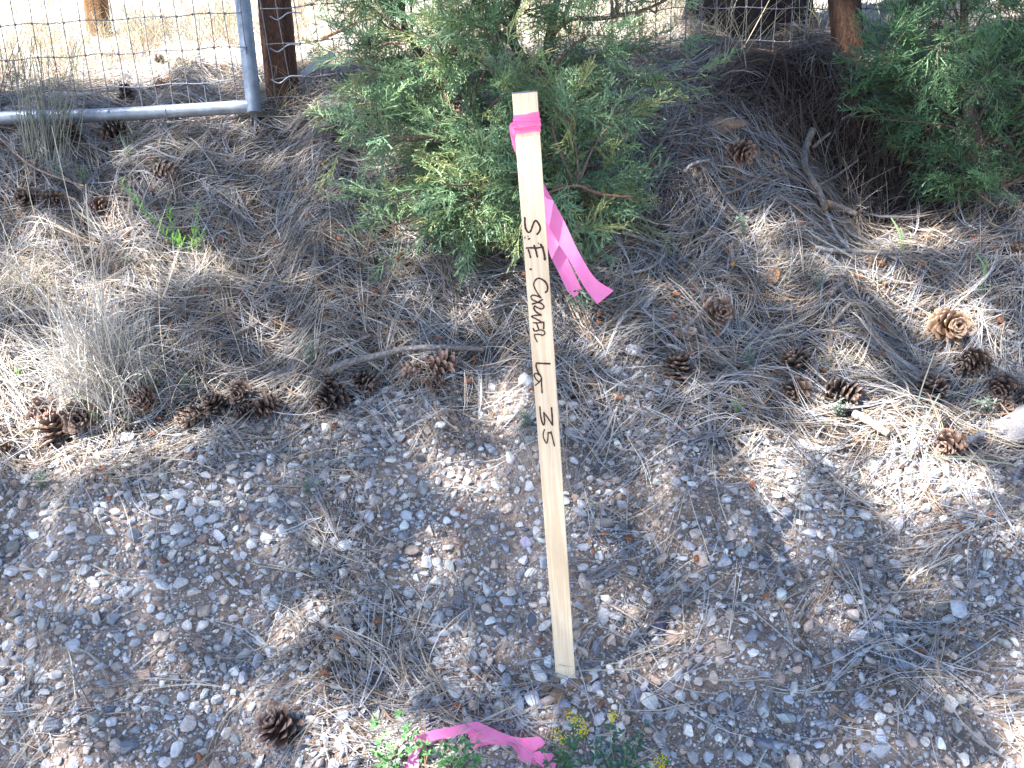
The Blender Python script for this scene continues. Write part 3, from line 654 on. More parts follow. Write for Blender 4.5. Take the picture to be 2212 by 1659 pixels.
# ------------------------------------------------------------------ needle litter
NC = np.array([[.39, .38, .385], [.29, .285, .305], [.43, .365, .29], [.31, .235, .17], [.20, .15, .115], [.50, .45, .38], [.13, .115, .105], [.36, .23, .14]])
def fascicles(n_try, xr, yr, dens, pcol, h0s, Lr=(.10, .19), far=False):
    x = rng.uniform(*xr, n_try); y = rng.uniform(*yr, n_try); z = H(x, y); u, v, d = proj(np.stack([x, y, z], -1))
    ok = (u > -950) & (u < 3150) & (v < 2500) & (v > -250) & (rng.random(n_try) < dens(u, v)); x, y, u, v = x[ok], y[ok], u[ok], v[ok]; n = len(x)
    # locally matted: neighbouring needles share a lie
    az = .30*np.sin(x*6.3+1.2*np.sin(y*5))+.25*np.sin(y*8.7+x*3)+np.where(rng.random(n) < .38, rng.uniform(-1.57, 1.57, n), rng.normal(0, .5, n))+pi*(rng.random(n) < .5)
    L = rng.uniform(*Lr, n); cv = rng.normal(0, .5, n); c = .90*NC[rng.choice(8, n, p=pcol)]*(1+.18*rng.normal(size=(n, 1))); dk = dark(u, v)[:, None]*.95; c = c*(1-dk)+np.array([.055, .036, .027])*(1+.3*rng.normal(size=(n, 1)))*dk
    h0 = np.abs(rng.normal(0, h0s, n))+.001; tl = rng.normal(.0, .055, n); w = rng.uniform(.0012, .0020, n)
    reps = rng.choice([1, 2, 3], n, p=[.3, .35, .35]); idx = np.repeat(np.arange(n), reps); m = len(idx)
    return ground_needles(x[idx], y[idx], az[idx]+rng.normal(0, .07, m), L[idx]*rng.uniform(.9, 1.05, m), cv[idx]+rng.normal(0, .18, m), w[idx], h0[idx], tl[idx]+np.abs(rng.normal(0, .02, m)),
                          np.clip(c[idx]*(1+.06*rng.normal(size=(m, 1))), .02, .8), arch=rng.normal(0, .02, (m, 1)))
mb = MB()
PC = [.22, .19, .17, .15, .08, .09, .06, .04]
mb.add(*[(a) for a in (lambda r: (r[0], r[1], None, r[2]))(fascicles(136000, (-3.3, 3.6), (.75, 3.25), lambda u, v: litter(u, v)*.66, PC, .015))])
r = fascicles(9000, (-2.5, 3.5), (3.1, 5.2), lambda u, v: .5+0*u, [.15, .1, .2, .2, .05, .15, .05, .1], .01); mb.add(r[0], r[1], None, r[2])
# short broken bits between the long needles
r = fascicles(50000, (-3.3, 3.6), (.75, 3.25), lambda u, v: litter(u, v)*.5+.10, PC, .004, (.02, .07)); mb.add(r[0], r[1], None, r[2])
o = mb.obj('pine_needle_litter', m_needle); kind(o, 'stuff', 'grey and tan fallen pine needles matted over the slope', 'pine needles')

# ------------------------------------------------------------------ gravel
def stone_proto(seed, sub, cuts=7):
    r = np.random.default_rng(seed); bm = bmesh.new(); bmesh.ops.create_icosphere(bm, subdivisions=sub, radius=1); bm.verts.ensure_lookup_table()
    V = np.array([v.co[:] for v in bm.verts]); T = np.array([[v.index for v in f.verts] for f in bm.faces]); bm.free()
    V = V*(1+.10*np.sin(V@r.normal(size=3)*2.2+r.uniform(0, 6))[:, None]+.06*np.sin(V@r.normal(size=3)*4+1)[:, None])
    for _ in range(cuts):
        n = r.normal(size=3); n /= np.linalg.norm(n); c = r.uniform(.42, .82); d = V@n; V = V-n*np.maximum(d-c, 0)[:, None]
    V *= np.array([1, r.uniform(.62, .95), r.uniform(.45, .75)])
    return V, T
SPb = [stone_proto(s, 3, 9) for s in range(10)]; SPm = [stone_proto(40+s, 2, 8) for s in range(14)]; SPs = [stone_proto(90+s, 1, 3) for s in range(8)]
SCOL = np.array([[.33, .34, .37], [.26, .27, .30], [.44, .43, .43], [.52, .50, .47], [.36, .30, .26], [.15, .16, .19], [.38, .33, .30], [.29, .31, .31], [.56, .54, .52], [.30, .22, .18]])
SPR = [.22, .17, .15, .06, .10, .06, .08, .10, .03, .03]
def place_stones(mb, protos, x, y, r, sink=.35, smooth=True):
    n = len(x); w = rng.integers(0, len(protos), n); z = H(x, y)+r*(.5-sink)*.9
    c = SCOL[rng.choice(10, n, p=SPR)]*np.array([1.2, 1.16, 1.12])*(1+.17*rng.normal(size=(n, 1)))
    for k, (V, T) in enumerate(protos):
        i = np.where(w == k)[0]
        if not len(i): continue
        q = rng.normal(size=(len(i), 4)); q[:, 0] += 1.2; q[:, 3] *= 2.0; q[:, 1:3] *= .55; q /= np.linalg.norm(q, axis=1, keepdims=True); a, b, c_, d = q.T
        Rm = np.stack([1-2*(c_*c_+d*d), 2*(b*c_-d*a), 2*(b*d+c_*a), 2*(b*c_+d*a), 1-2*(b*b+d*d), 2*(c_*d-b*a), 2*(b*d-c_*a), 2*(c_*d+b*a), 1-2*(b*b+c_*c_)], -1).reshape(-1, 3, 3)
        an = rng.uniform(.75, 1.2, (len(i), 1, 3)); W = ((V[None]*an)@np.transpose(Rm, (0, 2, 1)))*r[i][:, None, None]+np.stack([x[i], y[i], z[i]], -1)[:, None]
        TT = T[None]+(np.arange(len(i))*len(V))[:, None, None]
        mb.add(W.reshape(-1, 3), None, TT.reshape(-1, 3), np.clip(np.repeat(c[i], len(V), 0), .03, .7))
def sample(n, xr, yr, dens):
    x = rng.uniform(*xr, n); y = rng.uniform(*yr, n); u, v, d = proj(np.stack([x, y, H(x, y)], -1))
    ok = (y > .35) & (u > -1500) & (u < 3700) & (rng.random(n) < dens(u, v, x, y)); return x[ok], y[ok]
def dirtpatch(x, y): return sm(np.sin(x*9+2*np.sin(y*7))*np.sin(y*12+1.5*np.sin(x*5+2))+.35*np.sin(x*31)*np.sin(y*27), -.45, .25)
mb = MB()
x, y = sample(380000, (-2.4, 2.6), (.35, 2.3), lambda u, v, x, y: gravel(u, v)*(.45+.55*dirtpatch(x, y)))
r = np.clip(np.exp(rng.normal(math.log(.0054), .5, len(x))), .0030, .019); order = np.argsort(-r); cell = {}; sel = []
for i in order:
    cx_, cy_ = int(x[i]/.03), int(y[i]/.03); okk = True
    for a in (-1, 0, 1):
        for b in (-1, 0, 1):
            for j in cell.get((cx_+a, cy_+b), ()):
                if (x[i]-x[j])**2+(y[i]-y[j])**2 < ((r[i]+r[j])*.70)**2: okk = False; break
            if not okk: break
        if not okk: break
    if okk: cell.setdefault((cx_, cy_), []).append(i); sel.append(i)
sel = np.array(sel); x, y, r = x[sel], y[sel], r[sel]; _u, _v, _z = proj(np.stack([x, y, H(x, y)], -1)); bigm = (r > .010) & (_u > -50) & (_u < 2260) & (_v < 1720)
place_stones(mb, SPb, x[bigm], y[bigm], r[bigm]); place_stones(mb, SPm, x[~bigm], y[~bigm], r[~bigm])
print('stones', len(x))
x, y = sample(340000, (-2.4, 2.6), (.35, 2.3), lambda u, v, x, y: gravel(u, v)*(.45+.5*dirtpatch(x, y))); r = rng.uniform(.0014, .0038, len(x)); place_stones(mb, SPs, x, y, r, .2)
o = mb.obj('gravel', m_stone, smooth=False); kind(o, 'stuff', 'loose grey and white roadside gravel', 'gravel')
m_clod = mat('soil clod', (.27, .175, .12), rough=.95, spec=.05, nscale=120, namt=.3, bump=.7, bscale=300)
# notable stones
def stone(u, v, wpx, hpx, col, label, name='stone', seed=0, sub=3, flat=.6, cuts=8, m=None, sink=.3, cat='stone'):
    V, T = stone_proto(seed+200, sub, cuts); g_ = G(u, v); d = depth(g_); rx = wpx/2*d/FPX; ry = hpx/2*d/FPX*1.15
    V = V/np.abs(V).max(0); V = V*np.array([rx, ry, min(rx, ry)*flat])
    if sub > 3: V *= (1+.05*np.sin(V@np.array([60, 90, 40.]))[:, None]+.03*np.sin(V@np.array([160, -90, 140.]))[:, None])
    sl = .6; V = V@np.array([[1, 0, 0], [0, cos(sl), sin(sl)], [0, -sin(sl), cos(sl)]])
    mb = MB(); mb.add(V, None, T, col); o = mb.obj(name, m or m_stone, smooth=True); o.location = g_+np.array([0, 0, min(rx, ry)*flat*(.6-sink)]); tag(o, label, cat)
    return o
stone(2222, 920, 150, 105, (.30, .28, .28), 'large pale boulder cut off by the right edge', 'boulder', 1, 4, .95, 6, cat='boulder')
stone(1135, 826, 34, 26, (.72, .66, .62), 'smooth white stone touching the left side of the stake', seed=2, flat=.85, cuts=2, sink=.1)
stone(790, 1118, 38, 32, (.52, .52, .54), 'pale angular stone in the gravel left of the needle drift', seed=3, flat=.7)
stone(593, 1306, 32, 34, (.50, .52, .57), 'pale blue-grey stone resting on the dark needle patch', seed=4, flat=.6)
stone(1152, 1350, 28, 52, (.10, .11, .14), 'dark slate-blue flat stone left of the stake base', seed=5, flat=.35, cuts=5)
stone(1425, 1357, 42, 38, (.14, .11, .15), 'dark purplish stone to the right of the stake base', seed=6, flat=.5)
stone(1137, 1173, 28, 22, (.42, .36, .44), 'small lilac rounded pebble just left of the stake', seed=7, flat=.7, cuts=3, name='pebble', cat='pebble')
stone(1160, 1152, 20, 27, (.50, .47, .46), 'pale upright oval pebble above the lilac one', seed=8, flat=.7, cuts=3, name='pebble', cat='pebble')
stone(1300, 960, 28, 24, (.42, .42, .42), 'flat-topped grey stone on the needles right of the stake', seed=9, flat=.8, cuts=10)
stone(24, 1187, 36, 34, (.24, .22, .19), 'brown-grey stone by the left edge of the gravel', seed=10, flat=.7)
stone(152, 1147, 30, 20, (.50, .48, .47), 'pale oval pebble near the left edge under the sunny needles', seed=11, flat=.7, cuts=2, name='pebble', cat='pebble')
stone(945, 1340, 36, 32, (.30, .31, .34), 'mottled grey angular stone halfway between the needle drift and the stake', seed=12, flat=.7)
stone(1300, 1330, 36, 46, (.42, .41, .42), 'broken pale grey stone pair right of the stake', seed=13, flat=.6)
stone(1120, 1886/1.0 if False else 1520, 30, 44, (.38, .38, .42), 'grey-blue flat stone standing among soil left of the stake hole', seed=14, flat=.5)
stone(1157, 1515, 34, 40, (.36, .36, .42), 'blue-grey stone just below and left of the stake', seed=15, flat=.5)
stone(1288, 1490, 34, 28, (.40, .38, .42), 'white-speckled stone below and right of the stake', seed=16, flat=.6)
stone(1375, 1505, 46, 36, (.20, .19, .23), 'large dark grey stone right of the stake foot', seed=17, flat=.55)
stone(1385, 1350+420, 26, 24, (.5, .46, .42), 'round pale stone below the frame', seed=18) if False else None
stone(1424, 1600, 28, 30, (.48, .43, .40), 'round buff stone half sunk in soil near the yellow flowers', seed=18, flat=.6, cuts=3)
stone(675, 1560, 36, 26, (.70, .66, .63), 'sunlit white stone right of the lone bottom pine cone', seed=19, flat=.8)
stone(655, 1603, 34, 24, (.62, .61, .62), 'sunlit oval stone below the lone bottom pine cone', seed=20, flat=.6, cuts=3)
stone(70, 1507-60, 30, 22, (.34, .3, .26), 'flat tan stone in the bottom left gravel', seed=21, flat=.5)
stone(230, 1502+30, 36, 22, (.12, .13, .15), 'thin dark slate slab in the lower left gravel', seed=22, flat=.35)
stone(1365, 760, 48, 30, (.40, .40, .44), 'crumbly pale stone among needles right of the stake', seed=23, flat=.7)
stone(1865, 957+420, 34, 30, (.24, .27, .34), 'blue-grey angular stone in the lower right gravel', seed=24, flat=.6)
stone(2070, 1320, 36, 44, (.46, .46, .48), 'pale pitted stone in the right-hand gravel', seed=25, flat=.6)
stone(1862, 1515, 34, 36, (.46, .46, .52), 'pale lilac-grey stone beside a needle tuft bottom right', seed=26, flat=.6)
stone(1900, 1592, 26, 32, (.44, .46, .52), 'blue-white stone near the bottom edge right of centre', seed=27, flat=.6)
stone(1570, 275, 108, 40, (.2, .13, .09), 'long brown clod of earth lying on the needles above the bare stick', 'soil_clod', 30, 4, .7, 4, m_clod, .35, 'clod')
for i, (u, v, w, lb) in enumerate(((1240, 1478, 34, 'crumbly brown soil clod against the foot of the stake'), (1180, 1490, 30, 'soil clod heaped left of the stake foot'), (1268, 1465, 26, 'small soil clod right of the stake foot'),
                                   (1205, 1510, 40, 'broad soil clod just below the stake foot'), (1130, 1480, 24, 'lumpy soil clod left of the dug stake hole'), (1225, 1535, 30, 'brown soil clod above the yellow flowers'))):
    stone(u, v, w, w*.75, (.2, .14, .10), lb, 'soil_clod', 40+i, 3, .75, 5, m_clod, .25, 'clod')

# ------------------------------------------------------------------ pine cones
def cone_mesh(seed, L=.075, R=.034, openn=1., tip=(.13, .09, .072), inner=(.03, .02, .016), n=54):
    r = np.random.default_rng(seed); mb = MB()
    tube(mb, [(0, 0, 0), (0, 0, L*.5), (0, 0, L*.92)], [R*.30, R*.33, R*.1], 10, inner)
    K = 6
    for i in range(n):
        t = (i+.5)/n; ph = i*2.39996; zc = L*(.02+.93*t**.95); prof = math.sin(pi*(.17+.80*t))**.75
        ls = R*1.06*prof*r.uniform(.72, 1.2); ph += r.normal(0, .09); pit = radians((12-50*(1-openn))+58*t+ (1-openn)*40*(1-t)); pit = radians(-18+85*t) if openn > .8 else radians(25+50*t); pit += r.normal(0, .13)
        out = np.array([cos(ph), sin(ph), 0]); sd = np.array([-sin(ph), cos(ph), 0]); zz = np.array([0, 0, 1.])
        w0 = R*.34*(.5+.5*prof)*(1 if openn < .95 else .92); th = R*.045; V = []; C = []
        for k in range(K):
            s = k/(K-1); a = pit+.55*(s-.4)*(1 if openn > .8 else -.2); 
            p = np.array([0, 0, zc])+out*(R*.15)+ (out*cos(pit)+zz*sin(pit))*ls*s+zz*.10*ls*s*s
            w = w0*(.35, .55, .85, 1.05, .95, .35)[k]; up_ = -out*sin(pit)+zz*cos(pit); thk = th*(1, 1, 1, 1.4, 2.4, 1.2)[k]
            cup = up_*w*.25
            V += [p-sd*w+cup, p+up_*thk*.8, p+sd*w+cup, p-up_*thk]
            cc = np.array(inner)*(1-s**2)+np.array(tip)*s**2; cc = cc*(1+.12*r.normal()); C += [cc*1.1, cc, cc*1.1, cc*.75]
            if k == K-1: C[-4:] = [np.array(tip)*1.35]*4
        Q = [(k*4+j, k*4+(j+1) % 4, k*4+4+(j+1) % 4, k*4+4+j) for k in range(K-1) for j in range(4)]+[(K*4-4, K*4-3, K*4-2, K*4-1)]
        mb.add(np.array(V), Q, None, np.clip(np.array(C), .01, 1))
    mb.V = [v-np.array([0, 0, L*.5]) for v in mb.V]
    return mb.mesh('pine_cone', m_cone, smooth=False)
CM = {'dark': [cone_mesh(1, R=.037), cone_mesh(2, L=.066, R=.036), cone_mesh(3, L=.082, R=.038, n=60)], 'brown': [cone_mesh(4, R=.036, tip=(.20, .135, .10), inner=(.06, .035, .025)), cone_mesh(5, L=.07, R=.036, tip=(.19, .125, .10), inner=(.06, .032, .024))],
      'tan': [cone_mesh(6, L=.07, R=.036, tip=(.30, .195, .125), inner=(.10, .045, .026), n=104, openn=.9)], 'shut': [cone_mesh(7, L=.07, R=.032, openn=.3, tip=(.20, .14, .11), inner=(.07, .045, .03), n=84)]}
CONES = [(155, 303, 42, 'dark', 'u', 'dark pine cone standing among grey stems just below the gate pipe at far left'), (252, 290, 46, 'dark', 's', 'dark open pine cone just under the gate pipe, left of its sleeve joint'),
 (358, 376, 48, 'shut', 's', 'half-closed brown pine cone alone on shaded needles between the gate and the green weed'), (68, 440, 46, 'dark', 'b', 'leftmost of three dark pine cones below the grey stems'),
 (125, 440, 42, 'dark', 's', 'middle one of three dark pine cones below the grey stems'), (220, 455, 38, 'brown', 's', 'rusty brown pine cone right of two dark ones, above the dead grass'),
 (440/1.0, 150, 17, 'dark', 's', 'tiny dark pine cone behind the mesh in the sunny field'), (345, 130, 18, 'dark', 's', 'small pine cone behind the mesh, left one of a near-touching pair'), (392, 141, 20, 'brown', 's', 'small pine cone behind the mesh, right one of a near-touching pair'),
 (277, 210, 28, 'dark', 'u', 'dark pine cone right behind the gate mesh, resting near the pipe'), (355, 196, 26, 'tan', 's', 'pale tan pine cone behind the mesh above the gate pipe'), (683, 124, 24, 'dark', 's', 'dark pine cone behind the fence beside the pale strap'), (30, 170, 22, 'dark', 's', 'dark pine cone behind the mesh at the left edge'),
 (105, 897, 52, 'brown', 'b', 'brown pine cone seen end-on, upper left of the trio below the dead grass tussock'), (180, 906, 60, 'dark', 's', 'large dark pine cone, right of the trio below the dead grass tussock'), (127, 938, 56, 'brown', 'u', 'brown pine cone lowest of the trio below the dead grass tussock'),
 (6, 977, 34, 'brown', 's', 'pine cone cut by the left edge in the sunlit needles'), (312, 870, 52, 'brown', 'b', 'reddish pine cone with rounded petals beside the curved bark flake'), (420, 905, 54, 'shut', 's', 'grey-brown compact pine cone at the left end of the row along the gravel edge'),
 (473, 886, 48, 'dark', 'u', 'upright dark pine cone second from the left in the gravel-edge row'), (525, 858, 46, 'dark', 'b', 'dark pine cone highest in the gravel-edge row'), (532, 896, 34, 'dark', 's', 'small dark pine cone tucked under the highest one in the row'),
 (575, 886, 52, 'dark', 's', 'dark open pine cone at the right end of the left-hand row'), (717, 868, 56, 'dark', 's', 'dark pine cone under the thick end of the long stick'), (712, 838, 34, 'dark', 'u', 'dark pine cone pressed against the thick end of the long stick'),
 (792, 832, 46, 'dark', 's', 'dark pine cone beneath the middle of the long stick'), (900, 808, 48, 'shut', 's', 'pine cone leaning on the long stick, left of a larger browner one'), (953, 798, 56, 'brown', 's', 'large brown pine cone on the long stick, nearest to the stake'), (945, 836, 34, 'brown', 's', 'flattened pine cone half buried below the long stick'),
 (1600, 338, 46, 'brown', 's', 'brown pine cone on the needle bank left of the crooked branch'), (1553, 685, 52, 'brown', 'b', 'pine cone with pale-tipped scales at the end of the thin forked stick'), (1466, 806, 52, 'dark', 'u', 'dark pine cone under the short stick right of the stake'),
 (1718, 800, 52, 'dark', 'u', 'upper cone of a stacked pair right of the stake'), (1717, 850, 52, 'dark', 's', 'lower flattened cone of a stacked pair right of the stake'), (1820, 858, 62, 'dark', 's', 'big open pine cone with pale sunlit scales behind a grey-green sprig'),
 (2045, 716, 62, 'tan', 'b', 'bright orange-tan sunlit pine cone, the lightest of all'), (2098, 788, 54, 'dark', 's', 'spidery dark pine cone below the bright tan one'), (2006, 858, 58, 'dark', 'u', 'dark pine cone behind the tall grass blade'),
 (2158, 845, 50, 'dark', 's', 'dark pine cone with white-tipped scales above the boulder'), (2203, 866, 48, 'dark', 's', 'dark pine cone touching the top of the boulder at the right edge'), (2166, 880, 34, 'brown', 'b', 'small reddish worn pine cone between two dark ones above the boulder'),
 (2048, 965, 54, 'brown', 's', 'brown-grey pine cone beside the short thick stick left of the boulder'), (2196, 543, 32, 'dark', 's', 'dark pine cone at the right edge under the juniper'), (610, 1583, 68, 'brown', 'u', 'lone large dark pine cone in the gravel at the bottom left')]
for i, (u, v, px, kd, mode, lab) in enumerate(CONES):
    me = CM[kd][i % len(CM[kd])]; g_ = G(u, v+px*.22); d = depth(g_); ext = {'u': .070, 's': .074, 'b': .072}[mode]; s = px*d/FPX/ext*1.1
    o = bpy.data.objects.new('pine_cone', me); COL.objects.link(o)
    ang = rng.uniform(0, 6.28)
    if mode == 'u': e = (radians(rng.uniform(-25, 20)), radians(rng.uniform(-20, 20)), ang)
    elif mode == 's': e = (radians(90+rng.uniform(-15, 10)), 0, radians([60, -70, 110, -30, 30][i % 5]+rng.uniform(-15, 15)))
    else: e = (radians(65), 0, radians(rng.uniform(-25, 25)))
    o.rotation_euler = e; o.scale = (s, s, s); o.location = g_+np.array([0, 0, (.026 if mode != 'u' else .030)*s]); tag(o, lab, 'pine cone', 'pine cones fallen on the slope')

# ------------------------------------------------------------------ sticks
def stick(name, pts, wpx, label, col=(.20, .17, .15), endcol=(.35, .2, .1), lift=.8, side=(), taper=(1, .8), cat='stick', rough=.10):
    q = [G(u, v) for u, v in pts]; ds = [depth(a) for a in q]; r = wpx/2*np.mean(ds)/FPX
    q = np.array([a+np.array([0, 0, r*lift+.022]) for a in q]); q = spline(q, 6); mb = MB(); rr = r*np.linspace(*taper, len(q))*(1+.05*np.sin(np.arange(len(q))*1.7))
    tube(mb, q, rr, 10, bark_col(col, len(q)*10, .2), endcol, rough)
    if not side:
        o = mb.obj(name, m_bark, origin=q[0]); tag(o, label, cat); return o
    root = empty(name, q[0], label, cat); mb.obj('stem', m_bark, root)
    for sp, sw in side:
        a = [G(u, v) for u, v in sp]; a = spline([b+np.array([0, 0, r*.8+.024+.006*i]) for i, b in enumerate(a)], 5); m2 = MB(); w = sw/2*np.mean(ds)/FPX
        tube(m2, a, np.linspace(w, w*.6, len(a)), 7, bark_col(col, len(a)*7, .2), endcol, rough); m2.obj('side_twig', m_bark, root)
    return root
GREY = (.17, .145, .13)
stick('branch', [(1752, 308), (1739, 343), (1735, 377), (1746, 407), (1766, 440), (1780, 478)], 16, 'crooked thick grey branch lying up the bank below the dark hollow', GREY, side=[([(1755, 342), (1772, 330), (1790, 320)], 9), ([(1768, 423), (1803, 408), (1850, 378)], 8)], lift=1.4)
stick('stick', [(1785, 462), (1812, 470), (1846, 486)], 16, 'short sawn log with orange cut end beside the crooked branch', GREY, (.55, .28, .10))
stick('stick', [(1782, 478), (1797, 511), (1812, 537), (1832, 556)], 8, 'thin curved twig running down from the crooked branch', (.26, .24, .24), taper=(1, .7))
stick('stick', [(1758, 556), (1800, 562), (1842, 563), (1908, 569), (1936, 583)], 10, 'slim grey stick lying level across the sunlit needles', (.27, .24, .22))
stick('stick', [(712, 836), (740, 820), (787, 808), (840, 796), (880, 786), (970, 783), (1046, 786)], 14, 'long weathered stick running level toward the stake with cones under it', (.21, .19, .18), lift=2.4, side=[([(800, 858), (822, 838), (844, 816)], 7)], taper=(1.15, .85))
stick('stick', [(712, 785), (737, 773), (768, 760), (802, 743)], 8, 'thin pale stick above the thick end of the long stick', (.26, .24, .24))
stick('stick', [(480, 762), (520, 740), (567, 716)], 12, 'short dark stick sloping up right near the dead grass tussock', (.15, .13, .12))
stick('stick', [(1472, 735), (1498, 713), (1517, 688), (1537, 662)], 9, 'thin forked stick pointing to the pale-tipped pine cone', (.24, .22, .22), side=[([(1474, 737), (1500, 748), (1530, 765)], 5)])
stick('stick', [(1440, 766), (1462, 773), (1494, 797)], 9, 'short pale stick lying over the cone right of the stake', (.32, .30, .30))
stick('stick', [(1345, 522), (1395, 538), (1430, 551), (1436, 566), (1400, 600), (1322, 617)], 8, 'bent grey stick hooking back below the right side of the juniper', (.22, .21, .21), endcol=(.45, .3, .15))
stick('stick', [(1842, 917), (1878, 938), (1916, 962)], 17, 'thick barky stick with tan cut end pointing down right', (.34, .28, .24), (.50, .33, .18), taper=(1, 1))
stick('stick', [(1815, 902), (1850, 900), (1896, 893)], 12, 'dark short stick just above the thick barky one', (.16, .15, .16))
stick('stick', [(2078, 980), (2100, 970), (2118, 960)], 16, 'stubby grey stick between a cone and the boulder', (.20, .19, .20), taper=(1, .9))
stick('stick', [(1795, 720), (1812, 700), (1834, 676)], 9, 'short curved stick in shaded needles below the grey-green sprig', (.24, .21, .18))
stick('stick', [(1792, 656), (1806, 640), (1822, 626)], 9, 'short stub stick right of the grey-green sprig', (.22, .20, .2))
stick('stick', [(1577, 550), (1580, 570), (1582, 592)], 12, 'stubby stick standing upright with orange broken tip', (.2, .17, .15), (.5, .25, .1))
stick('stick', [(1906, 634), (1930, 630), (1962, 634)], 10, 'short dark stick above the bright tan cone', (.14, .12, .11))
stick('stick', [(1842, 1064), (1862, 1070), (1886, 1070)], 5, 'tiny dark twig on bare soil among the right-hand needles', (.13, .12, .12))
stick('stick', [(-30, 290), (20, 340), (70, 385), (120, 410), (190, 434)], 5, 'thin dry reddish stem lying along the slope at far left', (.30, .2, .16), lift=6)
stick('stick', [(700, 112), (730, 100), (770, 80), (822, 58)], 7, 'thin brown rod leaning behind the juniper toward the fence', (.24, .12, .07), lift=4)
stick('stick', [(1640, 400), (1600, 425), (1560, 440)], 8, 'half-hidden dark stick on the needle bank', (.18, .15, .13))
stick('stick', [(1474, 392), (1500, 372), (1530, 366)], 8, 'grey forked twig at the juniper\'s right foot', (.28, .25, .24))

# bark flakes and dead leaves
def flake(u, v, wpx, hpx, ang, col, label, name='bark_flake', cat='bark', curl=.6, h=.02):
    g_ = G(u, v); d = depth(g_); w = wpx*d/FPX; l = hpx*d/FPX; n = 9; k = 5; V = []
    for i in range(n):
        t = i/(n-1)-.5
        for j in range(k):
            s = j/(k-1)-.5; ww = w*(1-(2*t)**2*.8); x_ = t*l; y_ = s*ww+curl*w*(.25-t*t)*1.5; z_ = h*(abs(s)*1.2)+h*.8*abs(t)*2; c_, s_ = cos(ang), sin(ang)
            V.append((x_*c_-y_*s_, x_*s_+y_*c_, z_+.004))
    V = np.array(V); V[:, 2] += V[:, 1]*.6; V2 = V-np.array([0, 0, .0012]); i, j = np.meshgrid(np.arange(n-1), np.arange(k-1), indexing='ij'); Q = np.stack([i*k+j, i*k+j+1, (i+1)*k+j+1, (i+1)*k+j], -1).reshape(-1, 4)
    mb = MB(); mb.add(V, Q, None, col); mb.add(V2, Q[:, ::-1], None, np.array(col)*.6); o = mb.obj(name, m_bark); o.location = g_+np.array([0, 0, .008]); tag(o, label, cat)
flake(1402, 690, 12, 60, .9, (.40, .38, .37), 'curled crescent of pale grey bark right of the ribbon tails', curl=2.2)
flake(1480, 748, 30, 50, .1, (.42, .28, .2), 'pinkish dry leaf between the forked stick and the stake', 'dead_leaf', 'leaf')
flake(1672, 625, 28, 40, .8, (.40, .22, .12), 'folded orange-brown bark flake on the right-hand needles', curl=.8)
flake(340, 848, 22, 62, 1.4, (.55, .40, .22), 'curved yellow-tan bark flake standing beside a reddish cone', curl=1.2, h=.03)
flake(310, 905, 22, 34, .2, (.55, .24, .10), 'orange three-pointed leaf scrap under the reddish cone', 'dead_leaf', 'leaf')
flake(360, 195, 24, 30, .2, (.35, .2, .12), 'brown bark flake behind the gate mesh', curl=.6)

# small dry pollen cones
mbp = []
for s in range(3):
    m_ = MB(); k = 9; z_ = np.linspace(-1, 1, k); rr = np.sqrt(np.clip(1-z_**2, 0.02, 1))*.26*(1+.12*np.sin(np.arange(k)*2.4+s)); tube(m_, np.stack([z_*.5, .05*np.sin(z_*2+s), .06*np.cos(z_*2)], -1), rr*(1), 8, (.4, .15, .07), rough=.08)
    mbp.append(m_.mesh('pollen_cone', m_pollen))
x = rng.uniform(-2., 2.2, 6000); y = rng.uniform(.8, 2.75, 6000); u, v, d = proj(np.stack([x, y, H(x, y)], -1))
ok = np.where((u > 5) & (u < 2205) & (v > 260) & (v < 1650))[0]; pr = np.clip(litter(u[ok], v[ok])*.8+.15, 0, 1)*(.55+.45*(u[ok] > 700)); ok = ok[rng.random(len(ok)) < pr][:210]
for c_, i in enumerate(ok):
    o = bpy.data.objects.new('pollen_cone', mbp[c_ % 3]); COL.objects.link(o); s = rng.uniform(.014, .024)
    o.location = (x[i], y[i], float(H(x[i], y[i]))+(.018 if litter(u[i], v[i]) > .4 else .009)); o.rotation_euler = (rng.uniform(-.3, .3), rng.uniform(-.5, .5), rng.uniform(0, 6.28)); o.scale = (s, s*rng.uniform(.8, 1.2), s)
    tag(o, 'small dry reddish-brown pollen cone lying on the litter or gravel', 'pollen cone', 'small reddish pollen cones scattered on the ground')

# ------------------------------------------------------------------ grasses and herbs
def blades(base, n, spread, Lr, lean, w, cols, seed, K=7, droop=.5, up=1., r0=.02):
    r = np.random.default_rng(seed); az = r.uniform(0, 2*pi, n); ln = np.abs(r.normal(lean, lean*.5, n)); L = r.uniform(*Lr, n); t = np.linspace(0, 1, K)[None]
    b = np.asarray(base)[None]+np.stack([r.normal(0, spread, n), r.normal(0, spread*.7, n), np.zeros(n)], -1); b[:, 2] = H(b[:, 0], b[:, 1])-.003
    th = ln[:, None]+np.abs(r.normal(droop, droop*.6, (n, 1)))*t**1.5*1.6; aa = az[:, None]+r.normal(0, .5, (n, 1))*t
    st = (L/(K-1))[:, None]; dx = np.sin(th)*np.cos(aa)*st; dy = np.sin(th)*np.sin(aa)*st; dz = np.cos(th)*st*up
    cs = lambda a: np.concatenate([np.zeros((n, 1)), np.cumsum(a[:, :-1], 1)], 1)
    p = np.stack([b[:, [0]]+cs(dx), b[:, [1]]+cs(dy), b[:, [2]]+cs(dz)], -1)
    p[:, :, 2] = np.maximum(p[:, :, 2], H(p[:, :, 0], p[:, :, 1])+.004)
    c = np.array(cols)[r.integers(0, len(cols), n)]*(1+.15*r.normal(size=(n, 1)))
    return ribbons(p, np.full(n, w)*r.uniform(.7, 1.3, n), r.uniform(-1.2, 1.2, n), np.clip(c, .02, .8), np.linspace(1, .25, K)**.7)
